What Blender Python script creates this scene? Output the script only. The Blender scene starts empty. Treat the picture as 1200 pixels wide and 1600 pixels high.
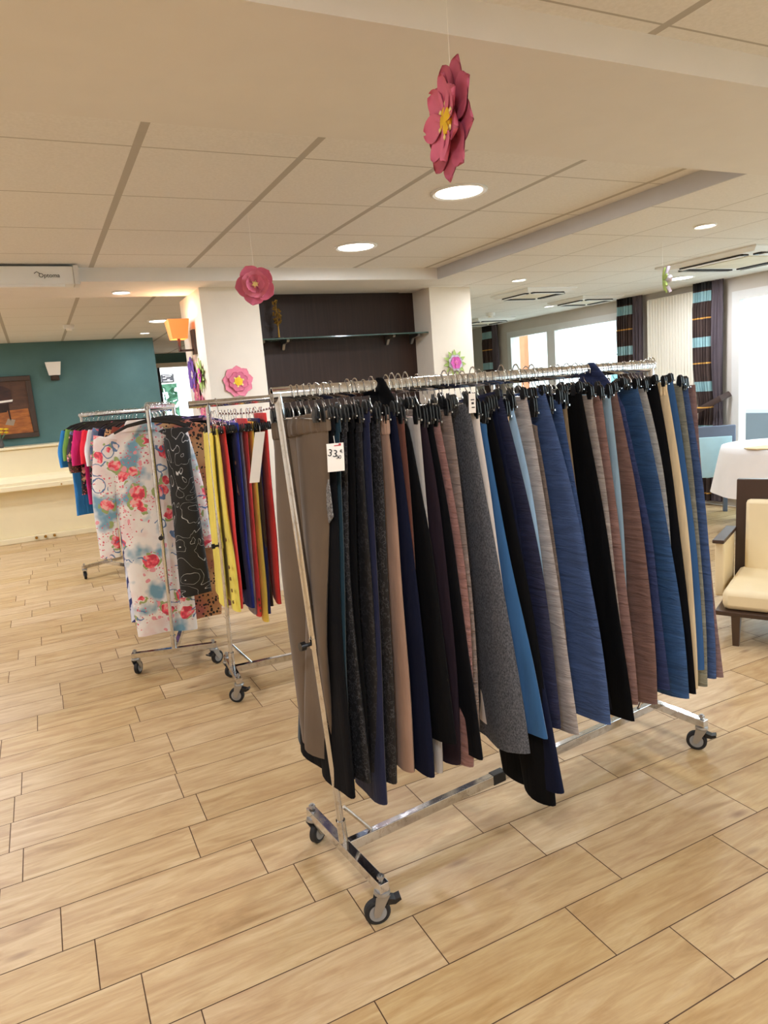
import bpy, math, random
from mathutils import Vector, Matrix
PI = math.pi
C = bpy.context.scene.collection
# ------------------------------------------------------------------ camera
cam_d = bpy.data.cameras.new('camera'); cam = bpy.data.objects.new('camera', cam_d); C.objects.link(cam)
_r = (0.89335886811286, -0.4422744687054827, -0.07939286551946903)
_u = (0.14660846070733047, 0.11987528898828584, 0.9819042083314452)
_d = (0.4247539193617131, 0.8888324979551873, -0.17193283155234027)
cam.matrix_world = Matrix(((_r[0], _u[0], -_d[0], 0), (_r[1], _u[1], -_d[1], 0), (_r[2], _u[2], -_d[2], 1.4806), (0, 0, 0, 1)))
cam_d.sensor_fit = 'HORIZONTAL'; cam_d.sensor_width = 36; cam_d.lens = 36 * 1096.54 / 1200
cam_d.clip_start = .05; cam_d.clip_end = 300
bpy.context.scene.camera = cam
# ------------------------------------------------------------------ world, exposure
sc = bpy.context.scene
sc.view_settings.view_transform = 'Standard'; sc.view_settings.look = 'None'
sc.view_settings.exposure = 0.10; sc.view_settings.gamma = 1; sc.view_settings.use_curve_mapping = False
sc.cycles.use_denoising = True; sc.cycles.max_bounces = 9; sc.cycles.diffuse_bounces = 5
sc.cycles.glossy_bounces = 4; sc.cycles.transmission_bounces = 6; sc.cycles.transparent_max_bounces = 12
sc.cycles.sample_clamp_indirect = 6; sc.cycles.caustics_reflective = False; sc.cycles.caustics_refractive = False
w = bpy.data.worlds.new('world'); sc.world = w; w.use_nodes = True
w.node_tree.nodes['Background'].inputs[0].default_value = (0.80, 0.92, 1.0, 1)
w.node_tree.nodes['Background'].inputs[1].default_value = 6.5
WARM = (0.92, 0.965, 1.06)
def area(name, loc, size, power, color=WARM, shape='DISK', sy=None, rot=(0, 0, 0), portal=False):
    d = bpy.data.lights.new(name, 'AREA'); d.shape = shape; d.size = size
    if sy: d.size_y = sy
    d.energy = power; d.color = color
    o = bpy.data.objects.new(name, d); C.objects.link(o); o.location = loc; o.rotation_euler = rot
    if portal: d.cycles.is_portal = True
    return o
XW = 6.33; HT = 2.37; HB = 2.285; HL = 2.40
LAMP_BIG = 20; LAMP_SPOT = 8; LAMP_ADDED = 25
BIG = [(1.947, 2.972, HT), (1.948, 4.173, HT), (5.59, 4.88, HB), (1.363, 8.065, HL)]
SPOT = [(3.727, 3.067, HB), (3.765, 4.922, HB), (5.58, 6.75, HB), (1.368, 9.29, HL), (0.66, 5.3, HB)]
ADDED = [(0.0, 0.3, HT), (2.0, -0.4, HT), (-0.6, -1.6, HT), (4.3, 0.6, HT), (2.2, -2.0, HT), (-1.6, 2.9, HT), (-1.6, 4.2, HT), (-1.2, 7.6, HL), (-.75, 6.4, HL), (-1.9, 9.0, HL)]  # unseen downlights, added out of frame to brighten the room and its back
# ------------------------------------------------------------------ object helpers
def tag(o, label=None, cat=None, group=None, kind=None):
    if label: o['label'] = label
    if cat: o['category'] = cat
    if group: o['group'] = group
    if kind: o['kind'] = kind
    return o
def thing(name, label, cat, loc=(0, 0, 0), rz=0, group=None):
    o = bpy.data.objects.new(name, None); C.objects.link(o); o.empty_display_size = .05
    o.location = loc; o.rotation_euler = (0, 0, rz)
    return tag(o, label, cat, group)
def dup(root, loc=None, rz=None, label=None, group=None):
    r = root.copy(); C.objects.link(r)
    if loc is not None: r.location = loc
    if rz is not None: r.rotation_euler = (0, 0, rz)
    if label: r['label'] = label
    if group: r['group'] = group
    for ch in list(root.children):
        c = ch.copy(); C.objects.link(c); c.parent = r
        for g in list(ch.children):
            d = g.copy(); C.objects.link(d); d.parent = c
    return r
class MB:
    def __init__(s): s.v = []; s.f = []; s.uv = None
    def add(s, vs, fs):
        b = len(s.v); s.v += [tuple(v) for v in vs]; s.f += [tuple(b + i for i in f) for f in fs]; return s
    def box(s, c, d, rz=0):
        x, y, z = d[0] / 2, d[1] / 2, d[2] / 2; ca, sa = math.cos(rz), math.sin(rz)
        vs = []
        for k in (-1, 1):
            for a, b in ((-1, -1), (1, -1), (1, 1), (-1, 1)):
                px, py = a * x, b * y
                vs.append((c[0] + px * ca - py * sa, c[1] + px * sa + py * ca, c[2] + k * z))
        return s.add(vs, [(3, 2, 1, 0), (4, 5, 6, 7), (0, 1, 5, 4), (1, 2, 6, 5), (2, 3, 7, 6), (3, 0, 4, 7)])
    def bb(s, x0, x1, y0, y1, z0, z1): return s.box(((x0 + x1) / 2, (y0 + y1) / 2, (z0 + z1) / 2), (x1 - x0, y1 - y0, z1 - z0))
    def loft(s, rings, cap=True, close=False):
        n = len(rings[0]); vs = [p for r in rings for p in r]; fs = []
        for i in range(len(rings) - (0 if close else 1)):
            j = (i + 1) % len(rings)
            for k in range(n):
                l = (k + 1) % n; fs.append((i * n + k, i * n + l, j * n + l, j * n + k))
        if cap and not close:
            fs.append(tuple(range(n - 1, -1, -1))); fs.append(tuple((len(rings) - 1) * n + k for k in range(n)))
        return s.add(vs, fs)
    def tube(s, pts, r, n=8, sx=1.0, cap=True):
        pts = [Vector(p) for p in pts]; rs = r if isinstance(r, (list, tuple)) else [r] * len(pts)
        t0 = (pts[1] - pts[0]).normalized()
        a = Vector((0, 0, 1)) if abs(t0.z) < .9 else Vector((1, 0, 0))
        nn = (a - t0 * a.dot(t0)).normalized(); rings = []
        for i, p in enumerate(pts):
            t = (pts[min(i + 1, len(pts) - 1)] - pts[max(i - 1, 0)]).normalized()
            nn = (nn - t * nn.dot(t)).normalized(); bb = t.cross(nn)
            rings.append([tuple(p + nn * math.cos(2 * PI * k / n) * rs[i] + bb * math.sin(2 * PI * k / n) * rs[i] * sx) for k in range(n)])
        return s.loft(rings, cap)
    def lathe(s, prof, n=24, c=(0, 0, 0), axis='z'):
        rings = []
        for r, h in prof:
            ring = []
            for k in range(n):
                a = 2 * PI * k / n; x, y = r * math.cos(a), r * math.sin(a)
                if axis == 'z': ring.append((c[0] + x, c[1] + y, c[2] + h))
                elif axis == 'x': ring.append((c[0] + h, c[1] + x, c[2] + y))
                else: ring.append((c[0] + y, c[1] + h, c[2] + x))
            rings.append(ring)
        return s.loft(rings)
    def mesh(s, name, m, smooth=None):
        me = bpy.data.meshes.new(name); me.from_pydata(s.v, [], s.f); me.validate(); me.update()
        import bmesh as _b
        bm = _b.new(); bm.from_mesh(me); _b.ops.recalc_face_normals(bm, faces=bm.faces); bm.to_mesh(me); bm.free()
        if m: me.materials.append(m)
        if smooth:
            me.polygons.foreach_set('use_smooth', [True] * len(me.polygons))
            if smooth != 'all': me.set_sharp_from_angle(angle=math.radians(smooth))
        return me
    def build(s, name, m, parent=None, smooth=35, loc=None, rz=None, bevel=None):
        o = bpy.data.objects.new(name, s.mesh(name, m, smooth)); C.objects.link(o)
        if parent: o.parent = parent
        if loc: o.location = loc
        if rz is not None: o.rotation_euler = (0, 0, rz)
        if bevel:
            md = o.modifiers.new('bevel', 'BEVEL'); md.width = bevel; md.segments = 2; md.limit_method = 'ANGLE'
        return o
def struct(name, mb, m, smooth=None, parent=None, bevel=None):
    o = mb.build(name, m, parent, smooth, bevel=bevel)
    if not parent: o['kind'] = 'structure'
    return o
# ------------------------------------------------------------------ material helpers
def S(r, g, b):   # sRGB 0-255 to linear
    f = lambda c: (c / 255 / 12.92) if c <= 10 else ((c / 255 + .055) / 1.055) ** 2.4
    return (f(r), f(g), f(b), 1)
class NT:
    def __init__(s, name):
        s.m = bpy.data.materials.new(name); s.m.use_nodes = True; s.t = s.m.node_tree; s.p = s.t.nodes['Principled BSDF']
    def n(s, t, **k):
        o = s.t.nodes.new(t)
        for a, b in k.items():
            if a in o.inputs: o.inputs[a].default_value = b
            else: setattr(o, a, b)
        return o
    def l(s, a, b): s.t.links.new(a, b)
    def co(s, kind='Object', scale=(1, 1, 1), rot=(0, 0, 0)):
        c = s.n('ShaderNodeTexCoord'); m = s.n('ShaderNodeMapping'); m.inputs['Scale'].default_value = scale; m.inputs['Rotation'].default_value = rot
        s.l(c.outputs[kind], m.inputs[0]); return m.outputs[0]
    def ramp(s, fac, stops, interp='LINEAR'):
        r = s.n('ShaderNodeValToRGB'); r.color_ramp.interpolation = interp; e = r.color_ramp.elements
        while len(e) < len(stops): e.new(.5)
        for i, (p, c) in enumerate(stops): e[i].position = p; e[i].color = c
        s.l(fac, r.inputs[0]); return r.outputs[0]
    def mix(s, fac, a, b, mode='MIX'):
        m = s.n('ShaderNodeMix', data_type='RGBA', blend_type=mode)
        for i, x in ((0, fac), (6, a), (7, b)):
            if hasattr(x, 'is_linked'): s.l(x, m.inputs[i])
            else: m.inputs[i].default_value = x
        return m.outputs[2]
    def math(s, op, a, b=0.0, c=0.0):
        m = s.n('ShaderNodeMath', operation=op)
        for i, x in enumerate((a, b, c)):
            if hasattr(x, 'is_linked'): s.l(x, m.inputs[i])
            else: m.inputs[i].default_value = x
        return m.outputs[0]
    def noise(s, co, scale, detail=3, rough=.5, dist=0.0, out=0):
        n = s.n('ShaderNodeTexNoise', Scale=scale, Detail=detail, Roughness=rough, Distortion=dist); s.l(co, n.inputs['Vector']); return n.outputs[out]
    def vor(s, co, scale, feature='F1', out='Distance', rnd=1.0):
        n = s.n('ShaderNodeTexVoronoi', feature=feature, Scale=scale, Randomness=rnd); s.l(co, n.inputs['Vector']); return n.outputs[out]
    def bump(s, h, strength=.3, dist=.01):
        b = s.n('ShaderNodeBump', Strength=strength, Distance=dist); s.l(h, b.inputs['Height']); s.l(b.outputs[0], s.p.inputs['Normal'])
    def col(s, c): (s.l(c, s.p.inputs['Base Color']) if hasattr(c, 'is_linked') else setattr(s.p.inputs['Base Color'], 'default_value', c))
    def set(s, **k):
        for a, b in k.items(): s.p.inputs[a.replace('_', ' ')].default_value = b
        return s
def plain(name, c, rough=.6, metal=0.0, var=.06, vs=8, bump=0, bs=60, spec=.5, emit=None, es=0):
    t = NT(name); t.set(Roughness=rough, Metallic=metal); t.p.inputs['Specular IOR Level'].default_value = spec
    co = t.co(); n = t.noise(co, vs)
    d = tuple(x * (1 - var) for x in c[:3]) + (1,); l = tuple(min(1, x * (1 + var)) for x in c[:3]) + (1,)
    t.col(t.ramp(n, [(.3, d), (.7, l)]))
    if bump: t.bump(t.noise(co, bs, 4), bump, .004)
    if emit: t.p.inputs['Emission Color'].default_value = emit; t.p.inputs['Emission Strength'].default_value = es
    return t.m
def emis(name, c, s):
    t = NT(name); t.set(Roughness=.5); t.col((.8, .8, .8, 1)); t.p.inputs['Emission Color'].default_value = c; t.p.inputs['Emission Strength'].default_value = s; return t.m
def fabric(name, c, rough=.85, weave=.5):
    t = NT(name); t.set(Roughness=rough); t.p.inputs['Specular IOR Level'].default_value = .25; t.p.inputs['Sheen Weight'].default_value = .12 if max(c[:3]) > .03 else 0.0; t.p.inputs['Specular IOR Level'].default_value = .25 if max(c[:3]) > .03 else .12
    co = t.co(); n = t.noise(co, 5, 4); d = tuple(x * .88 for x in c[:3]) + (1,); l = tuple(min(1, x * 1.12) for x in c[:3]) + (1,)
    t.col(t.ramp(n, [(.3, d), (.7, l)])); t.bump(t.noise(t.co(scale=(6, 6, 1)), 6, 3), weave, .01); return t.m
def crinkle(name, c, s=1.0):
    t = NT(name); t.set(Roughness=.72); t.p.inputs['Specular IOR Level'].default_value = .35
    co = t.co(scale=(6, 6, 42)); n = t.noise(co, 1.3, 4, .6, .6)
    sq = t.n('ShaderNodeTexBrick', Scale=1.0); sq.inputs['Mortar Size'].default_value = .03; sq.inputs['Brick Width'].default_value = .05; sq.inputs['Row Height'].default_value = .02
    t.l(t.co(rot=(PI / 2, 0, PI / 2), scale=(1, 1, 1)), sq.inputs['Vector'])
    h = t.math('MULTIPLY_ADD', sq.outputs['Fac'], -.25, n)
    d = tuple(x * .72 for x in c[:3]) + (1,); l = tuple(min(1, x * 1.22) for x in c[:3]) + (1,)
    t.col(t.ramp(n, [(.3, d), (.72, l)])); t.bump(h, .9 * s, .014); return t.m
def heather(name, c, c2):
    t = NT(name); t.set(Roughness=.9); co = t.co(scale=(1, 1, .6)); n = t.noise(co, 260, 3, .7)
    t.col(t.ramp(n, [(.38, c), (.66, c2)])); t.bump(n, .2, .002); return t.m
def speckle(name, c, c2, scale=60):
    t = NT(name); t.set(Roughness=.7); co = t.co(); v = t.vor(t.mixv(co, .02) if False else co, scale)
    n = t.noise(co, scale * .9, 2); f = t.math('ADD', v, n)
    t.col(t.ramp(f, [(.80, c), (.92, c2), (1.05, c)])); return t.m
def zebra(name, a, b, scale=7, rot=(.4, .3, 0), dist=7, w=.5):
    t = NT(name); t.set(Roughness=.7); wv = t.n('ShaderNodeTexWave', Scale=scale, Distortion=dist, Detail=2); wv.inputs['Detail Scale'].default_value = 1.2
    t.l(t.co(rot=rot), wv.inputs['Vector']); t.col(t.ramp(wv.outputs['Fac'], [(w - .06, a), (w + .06, b)])); return t.m
def swirl(name):
    t = NT(name); t.set(Roughness=.6); co = t.co(scale=(1, 1, .7)); n = t.noise(co, 5.5, 1.5, .4, 3.0)
    f = t.math('PINGPONG', t.math('MULTIPLY', n, 3.0), .25)
    n2 = t.noise(co, 5, 1); g = t.math('ADD', f, t.math('MULTIPLY', t.math('GREATER_THAN', n2, .50), .12))
    t.col(t.ramp(f, [(.0, (.7, .7, .72, 1)), (.010, (.4, .4, .42, 1)), (.018, (.006, .006, .007, 1))])); return t.m
def leopard(name, base=S(186, 130, 84), dark=S(40, 28, 20), light=S(206, 160, 110), scale=55):
    t = NT(name); t.set(Roughness=.7); co = t.co(); v = t.vor(co, scale); n = t.noise(co, 5, 3)
    b = t.ramp(n, [(.38, light), (.5, base), (.64, S(176, 96, 84))])
    t.col(t.mix(t.math('LESS_THAN', v, t.math('MULTIPLY_ADD', t.noise(co, 3, 1), .9, -.1)), b, dark)); return t.m
def floral(name, ground, bl, red, rs=(7.5, .33), leaf=S(150, 165, 105), speck=True):
    t = NT(name); t.set(Roughness=.65)
    co0 = t.co(scale=(.25, 1, 1)); nz = t.noise(co0, 14, 2, .5, 0, 1)
    vm = t.n('ShaderNodeVectorMath', operation='MULTIPLY_ADD'); t.l(nz, vm.inputs[0]); vm.inputs[1].default_value = (.05, .05, .05); t.l(co0, vm.inputs[2]); co = vm.outputs[0]
    c = t.ramp(t.noise(co0, 6, 3), [(.36, tuple(x * .8 + y * .2 for x, y in zip(ground, red))), (.46, ground), (.52, ground), (.64, bl)])
    if speck: c = t.mix(t.math('MULTIPLY', t.math('LESS_THAN', t.vor(co, 60), .28), t.math('GREATER_THAN', t.noise(co0, 4, 1), .5)), c, S(214, 104, 118))
    d1 = t.vor(co, rs[0]); k1 = t.vor(co, rs[0], out='Color'); sep = t.n('ShaderNodeSeparateColor'); t.l(k1, sep.inputs[0])
    on = t.math('GREATER_THAN', sep.outputs[0], .22)
    c = t.mix(t.math('MULTIPLY', on, t.math('LESS_THAN', d1, rs[1] * 1.25)), c, leaf) if False else c
    lf = t.math('MULTIPLY', t.math('LESS_THAN', t.math('ABSOLUTE', t.math('SUBTRACT', d1, rs[1] * 1.15)), .05), t.math('GREATER_THAN', t.noise(co, 20, 1), .52))
    c = t.mix(t.math('MULTIPLY', on, lf), c, leaf)
    pet = t.ramp(t.noise(co, 34, 2), [(.40, red), (.52, tuple(min(1, x * 1.5 + .03) for x in red[:3]) + (1,)), (.64, S(238, 176, 170))])
    c = t.mix(t.math('MULTIPLY', on, t.math('LESS_THAN', d1, rs[1])), c, pet)
    if speck: d3 = t.vor(co, 16); c = t.mix(t.math('MULTIPLY', t.math('LESS_THAN', d3, .22), t.math('GREATER_THAN', t.noise(co0, 5, 1), .5)), c, S(226, 150, 160)); c = t.mix(t.math('MULTIPLY', t.math('LESS_THAN', t.math('ABSOLUTE', t.math('SUBTRACT', t.vor(co, 11), .38)), .03), t.math('LESS_THAN', t.noise(co0, 5, 1), .46)), c, S(92, 120, 160))
    t.col(c); return t.m
M = {}
M['wall'] = plain('cream_wall', S(232, 222, 206), .85, var=.02, bump=.05)
M['ceil_plaster'] = plain('ceiling_plaster', S(228, 224, 218), .9, var=.015)
M['radiator_white'] = plain('radiator_enamel', S(242, 237, 222), .4, var=.01)
M['white'] = plain('white_paint', S(232, 232, 230), .5, var=.02)
M['frame'] = plain('window_frame_white', S(214, 212, 208), .35, var=.02)
M['black'] = plain('black_plastic', S(18, 18, 20), .35)
M['rubber'] = plain('black_rubber', S(26, 26, 28), .7)
M['dark_wood'] = plain('dark_wood', S(66, 48, 36), .35)
M['paper'] = plain('paper_tag', S(244, 240, 232), .7, var=.01)
M['ink'] = plain('ink', S(30, 30, 34), .6)
M['cream_lacquer'] = plain('cream_lacquer', S(238, 226, 190), .3, var=.015)
M['upholstery'] = plain('cream_upholstery', S(228, 210, 170), .55, var=.02, bump=.05, bs=140)
M['gold'] = plain('brass_gold', S(170, 130, 60), .35, .9)
M['cloth'] = plain('white_tablecloth', S(236, 232, 230), .8, var=.02)
M['plate'] = plain('steel_plate', S(150, 150, 148), .35, .9)
def chrome():
    t = NT('worn_chrome'); t.set(Metallic=1.0); co = t.co(); n = t.noise(co, 30, 5, .7)
    t.col(t.ramp(n, [(.5, S(214, 215, 218)), (.72, S(176, 168, 160)), (.80, S(120, 98, 80))])); t.l(t.ramp(n, [(.5, (.10, .10, .10, 1)), (.8, (.4, .4, .4, 1))]), t.p.inputs['Roughness']); return t.m
M['chrome'] = chrome()
def teal():
    t = NT('teal_paint'); t.set(Roughness=.8); n = t.noise(t.co(), 2.2, 5, .6); t.col(t.ramp(n, [(.3, S(78, 112, 112)), (.7, S(88, 124, 123))])); return t.m
M['teal'] = teal()
def wenge():
    t = NT('dark_wenge_panel'); t.set(Roughness=.5); t.p.inputs['Specular IOR Level'].default_value = .3; n = t.noise(t.co(scale=(30, 30, 1.2)), 1.6, 5, .6); t.col(t.ramp(n, [(.3, S(42, 28, 23)), (.7, S(56, 38, 30))])); return t.m
M['wenge'] = wenge()
def glass():
    t = NT('window_glass'); tr = t.n('ShaderNodeBsdfTransparent'); tr.inputs[0].default_value = (.93, .98, .98, 1)
    gl = t.n('ShaderNodeBsdfGlossy', Roughness=.02); mx = t.n('ShaderNodeMixShader'); mx.inputs[0].default_value = .06
    t.l(tr.outputs[0], mx.inputs[1]); t.l(gl.outputs[0], mx.inputs[2]); t.l(mx.outputs[0], t.t.nodes['Material Output'].inputs[0]); return t.m
M['glass'] = glass()
def tiles(name, x0, y0, wx, wy):
    t = NT(name); t.set(Roughness=.9); g = t.n('ShaderNodeNewGeometry'); s = t.n('ShaderNodeSeparateXYZ'); t.l(g.outputs['Position'], s.inputs[0])
    def line(o, off, wd):
        a = t.math('SUBTRACT', o, off); b = t.math('DIVIDE', a, .6); f = t.math('FRACT', b)
        c = t.math('ABSOLUTE', t.math('SUBTRACT', f, .5)); return t.math('GREATER_THAN', c, .5 - wd / 1.2)
    lx = line(s.outputs[0], x0, wx); ly = line(s.outputs[1], y0, wy); L = t.math('MAXIMUM', lx, ly)
    n = t.noise(g.outputs['Position'], 90, 3); base = t.ramp(n, [(.3, S(226, 223, 217)), (.7, S(234, 231, 226))])
    t.col(t.mix(L, base, S(184, 178, 168))); t.bump(t.math('MULTIPLY', L, -1.0), .5, .006); return t.m
M['tile_main'] = tiles('ceiling_tile_wide_runner', .45, 2.68, .030, .008)
M['tile_right'] = tiles('ceiling_tile_thin_runner', 3.42, 2.76, .009, .009)
def floor_mat():
    t = NT('oak_look_floor_tile'); uv = t.n('ShaderNodeUVMap'); at = t.n('ShaderNodeAttribute', attribute_name='tone')
    mp = t.n('ShaderNodeMapping'); t.l(uv.outputs[0], mp.inputs[0]); mp.inputs['Scale'].default_value = (1.1, 7, 1)
    n1 = t.noise(mp.outputs[0], 3.0, 7, .62, 1.1)
    mp2 = t.n('ShaderNodeMapping'); t.l(uv.outputs[0], mp2.inputs[0]); mp2.inputs['Scale'].default_value = (3, 60, 1); n2 = t.noise(mp2.outputs[0], 3.0, 4, .6, .2)
    mp3 = t.n('ShaderNodeMapping'); t.l(uv.outputs[0], mp3.inputs[0]); mp3.inputs['Scale'].default_value = (2.0, 5.5, 1)
    kn = t.vor(mp3.outputs[0], 1.0); n3 = t.noise(mp3.outputs[0], 1.1, 5, .65, .8)
    c = t.ramp(n1, [(.25, S(160, 126, 80)), (.42, S(184, 150, 102)), (.58, S(198, 168, 120)), (.75, S(208, 182, 138))])
    c = t.mix(t.math('MULTIPLY', t.ramp(n3, [(.34, (1, 1, 1, 1)), (.50, (0, 0, 0, 1))]), .40), c, S(168, 130, 88))
    c = t.mix(t.math('MULTIPLY', t.ramp(n2, [(.35, (1, 1, 1, 1)), (.6, (0, 0, 0, 1))]), .22), c, S(160, 122, 84))
    c = t.mix(t.math('MULTIPLY', t.ramp(kn, [(.02, (1, 1, 1, 1)), (.10, (0, 0, 0, 1))]), .6), c, S(120, 82, 54))
    v = t.n('ShaderNodeHueSaturation'); t.l(c, v.inputs['Color']); t.l(t.math('MULTIPLY_ADD', at.outputs['Fac'], .16, .92), v.inputs['Value']); t.l(t.math('MULTIPLY_ADD', at.outputs['Fac'], -.15, 1.02), v.inputs['Saturation'])
    t.col(v.outputs[0]); t.set(Roughness=.42); t.p.inputs['Specular IOR Level'].default_value = .4; t.bump(n2, .06, .002); return t.m
M['floor'] = floor_mat()
M['grout'] = plain('dark_grout', S(92, 66, 46), .9)
# ------------------------------------------------------------------ structure
X0, Y0, Y1 = -3.0, -3.0, 14.6
def make_floor():
    known = {20: .506, 21: .134, 17: .238, 16: .189, 15: .33, 18: .391, 23: .383, 25: .419, 24: .284, 22: .241, 26: .548, 27: .091, 29: .359, 28: .22, 30: .488, 31: .306, 19: .513, 9: .534, 8: .036, 10: .45, 7: .154, 6: .537, 5: .124, 12: .343, 11: .278, 13: .298}
    rng = random.Random(4); v, f, uv, tone, mi = [], [], [], [], []
    g = .0016
    v += [(X0, Y0, -.002), (XW, Y0, -.002), (XW, Y1, -.002), (X0, Y1, -.002)]; f.append((0, 1, 2, 3)); uv.append([(0, 0)] * 4); tone.append(0); mi.append(1)
    k = int((Y0 - .0053) / .2) - 1
    while True:
        ya = .0053 + .2 * k; yb = ya + .2
        if ya > Y1: break
        off = known.get(k, rng.random() * .6); x = math.floor((X0 - off) / .6) * .6 + off; k += 1
        if yb < Y0 + .001: continue
        while x < XW:
            a, b, c_, d = max(x, X0) + g, min(x + .6, XW) - g, max(ya, Y0) + g, min(yb, Y1) - g
            if b - a > .01:
                i = len(v); v += [(a, c_, 0), (b, c_, 0), (b, d, 0), (a, d, 0)]; f.append((i, i + 1, i + 2, i + 3))
                ox, oy = rng.random() * 50, rng.random() * 50; uv.append([(a - x + ox, c_ - ya + oy), (b - x + ox, c_ - ya + oy), (b - x + ox, d - ya + oy), (a - x + ox, d - ya + oy)])
                tone.append(rng.random()); mi.append(0)
            x += .6
    me = bpy.data.meshes.new('floor'); me.from_pydata(v, [], f); me.materials.append(M['floor']); me.materials.append(M['grout'])
    l = me.uv_layers.new(name='UVMap')
    for p in me.polygons:
        p.material_index = mi[p.index]
        for q, li in enumerate(p.loop_indices): l.data[li].uv = uv[p.index][q]
    at = me.attributes.new('tone', 'FLOAT', 'FACE'); at.data.foreach_set('value', tone)
    o = bpy.data.objects.new('floor', me); C.objects.link(o); o['kind'] = 'structure'
make_floor()
BB = lambda *a: MB().bb(*a)
struct('ceiling_front', BB(X0, XW, Y0, 1.53, HT, 2.6), M['tile_main'])
struct('trim_1', BB(X0, XW, 1.53, 2.22, HB, 2.6), M['ceil_plaster'])
struct('ceiling_middle', BB(X0, 2.966, 2.22, 4.88, HT, 2.6), M['tile_main'])
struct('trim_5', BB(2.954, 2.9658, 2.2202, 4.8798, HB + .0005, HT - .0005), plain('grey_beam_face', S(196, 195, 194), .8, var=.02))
struct('trim_2', BB(X0, 2.966, 4.88, 5.53, HB, 2.6), M['ceil_plaster'])
struct('ceiling_right', BB(2.966, XW, 2.22, 9.6, HB, 2.6), M['tile_right'])
struct('ceiling_back', BB(X0, 2.966, 5.53, Y1, HL, 2.6), M['tile_main'])
struct('ceiling_far', BB(2.966, XW, 9.6, Y1, HL, 2.6), M['tile_main'])
struct('wall_left', BB(X0 - .15, X0, Y0, Y1, 0, 2.6), M['wall'])
struct('wall_front', BB(X0, XW, Y0 - .15, Y0, 0, 2.6), M['wall'])
# teal wall behind the piano
struct('wall_back', BB(X0, 1.555, 9.95, 10.1, 0, HL), M['teal'])
struct('wall_corridor', MB().bb(X0, 2.02, 13, 13.1, 0, HL).bb(2.02, 3.3, 13, 13.1, 2.235, HL).bb(2.95, 3.3, 13, 13.1, 0, 2.235), M['teal'])
struct('trim_3', MB().bb(2.02, 2.95, 12.94, 13.0, 2.16, 2.235), M['wall'])
struct('trim_4', MB().bb(2.03, 2.07, 12.93, 13.0, 0, 2.16), M['black'])
struct('wall_far', MB().bb(X0, 2.30, 14.45, 14.6, 0, HL).bb(2.30, 2.62, 14.45, 14.6, 0, .6).bb(2.30, 2.62, 14.45, 14.6, 1.92, HL).bb(2.62, 4.4, 14.45, 14.6, 0, HL), M['white'])
struct('wall_divider', BB(3.2, 3.32, 5.6, 14.4, 0, HL), M['wall'])
struct('wall_panel', BB(1.55, 3.15, 5.56, 5.66, 0, HB + .1), M['wenge'])
struct('wall_alcove', BB(1.55, 3.15, 5.661, 5.75, 0, HB + .1), M['wall'])
struct('wall_right_far', BB(3.32, XW, 9.6, 9.75, 0, HB + .1), M['teal'])
def pillar(name, x0, x1, y0, y1): return struct(name, BB(x0, x1, y0, y1, 0, HB + .003), M['wall'])
pillar('wall_pillar_left', 1.16, 1.585, 5.15, 5.87); pillar('wall_pillar_right', 3.10, 3.505, 5.27, 5.80)
# window wall with openings
WIN = [(-2.2, 1.2, .15, 2.13), (2.3, 4.90, .15, 2.15), (6.10, 8.62, .75, 2.15)]
def window_wall():
    b = MB(); T = .22; ys = [Y0] + [q for o in WIN for q in (o[0], o[1])] + [9.75]
    for i in range(0, len(ys), 2): b.bb(XW, XW + T, ys[i], ys[i + 1], 0, 2.6)
    for a, c, z0, z1 in WIN: b.bb(XW, XW + T, a, c, 0, z0); b.bb(XW, XW + T, a, c, z1, 2.6)
    struct('wall_right', b, M['wall_taupe'])
M['wall_taupe'] = plain('taupe_wall', S(196, 188, 178), .85, var=.02)  # one even taupe for the window wall, darker than the cream walls
window_wall()
def window(i, y0, y1, z0, z1, mull):
    f = MB(); x0, x1 = XW + .0, XW + .07; fw = .085
    f.bb(x0, x1, y0, y1, z0, z0 + fw); f.bb(x0, x1, y0, y1, z1 - fw, z1); f.bb(x0, x1, y0, y0 + fw, z0 + fw, z1 - fw); f.bb(x0, x1, y1 - fw, y1, z0 + fw, z1 - fw)
    for m, wd in mull: f.bb(x0, x1, m - wd / 2, m + wd / 2, z0 + fw, z1 - fw)
    fr = struct('window_%d' % i, f, M['frame'])
    g = MB().bb(XW + .03, XW + .04, y0 + fw, y1 - fw, z0 + fw, z1 - fw).build('glass_pane', M['glass'], fr, None)
    sl = MB().bb(XW - .03, XW, y0 - .03, y1 + .03, z0 - .03, z0).build('window_sill', M['frame'], fr, None)
    area('window_portal', (XW + .10, (y0 + y1) / 2, (z0 + z1) / 2), y1 - y0, 1, shape='RECTANGLE', sy=z1 - z0, rot=(0, PI / 2, 0), portal=True).data.size = z1 - z0
    bpy.data.objects[bpy.context.scene.collection.objects[-1].name].data.size_y = y1 - y0
window(1, *WIN[0], [(-.5, .12)]); window(2, *WIN[1], [(3.5, .14)])
window(3, *WIN[2], [(7.65, .16)])
MB().bb(2.1, 2.62, 14.50, 14.52, .6, 1.92).build('window_4', M['glass'])['kind'] = 'structure'
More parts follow.
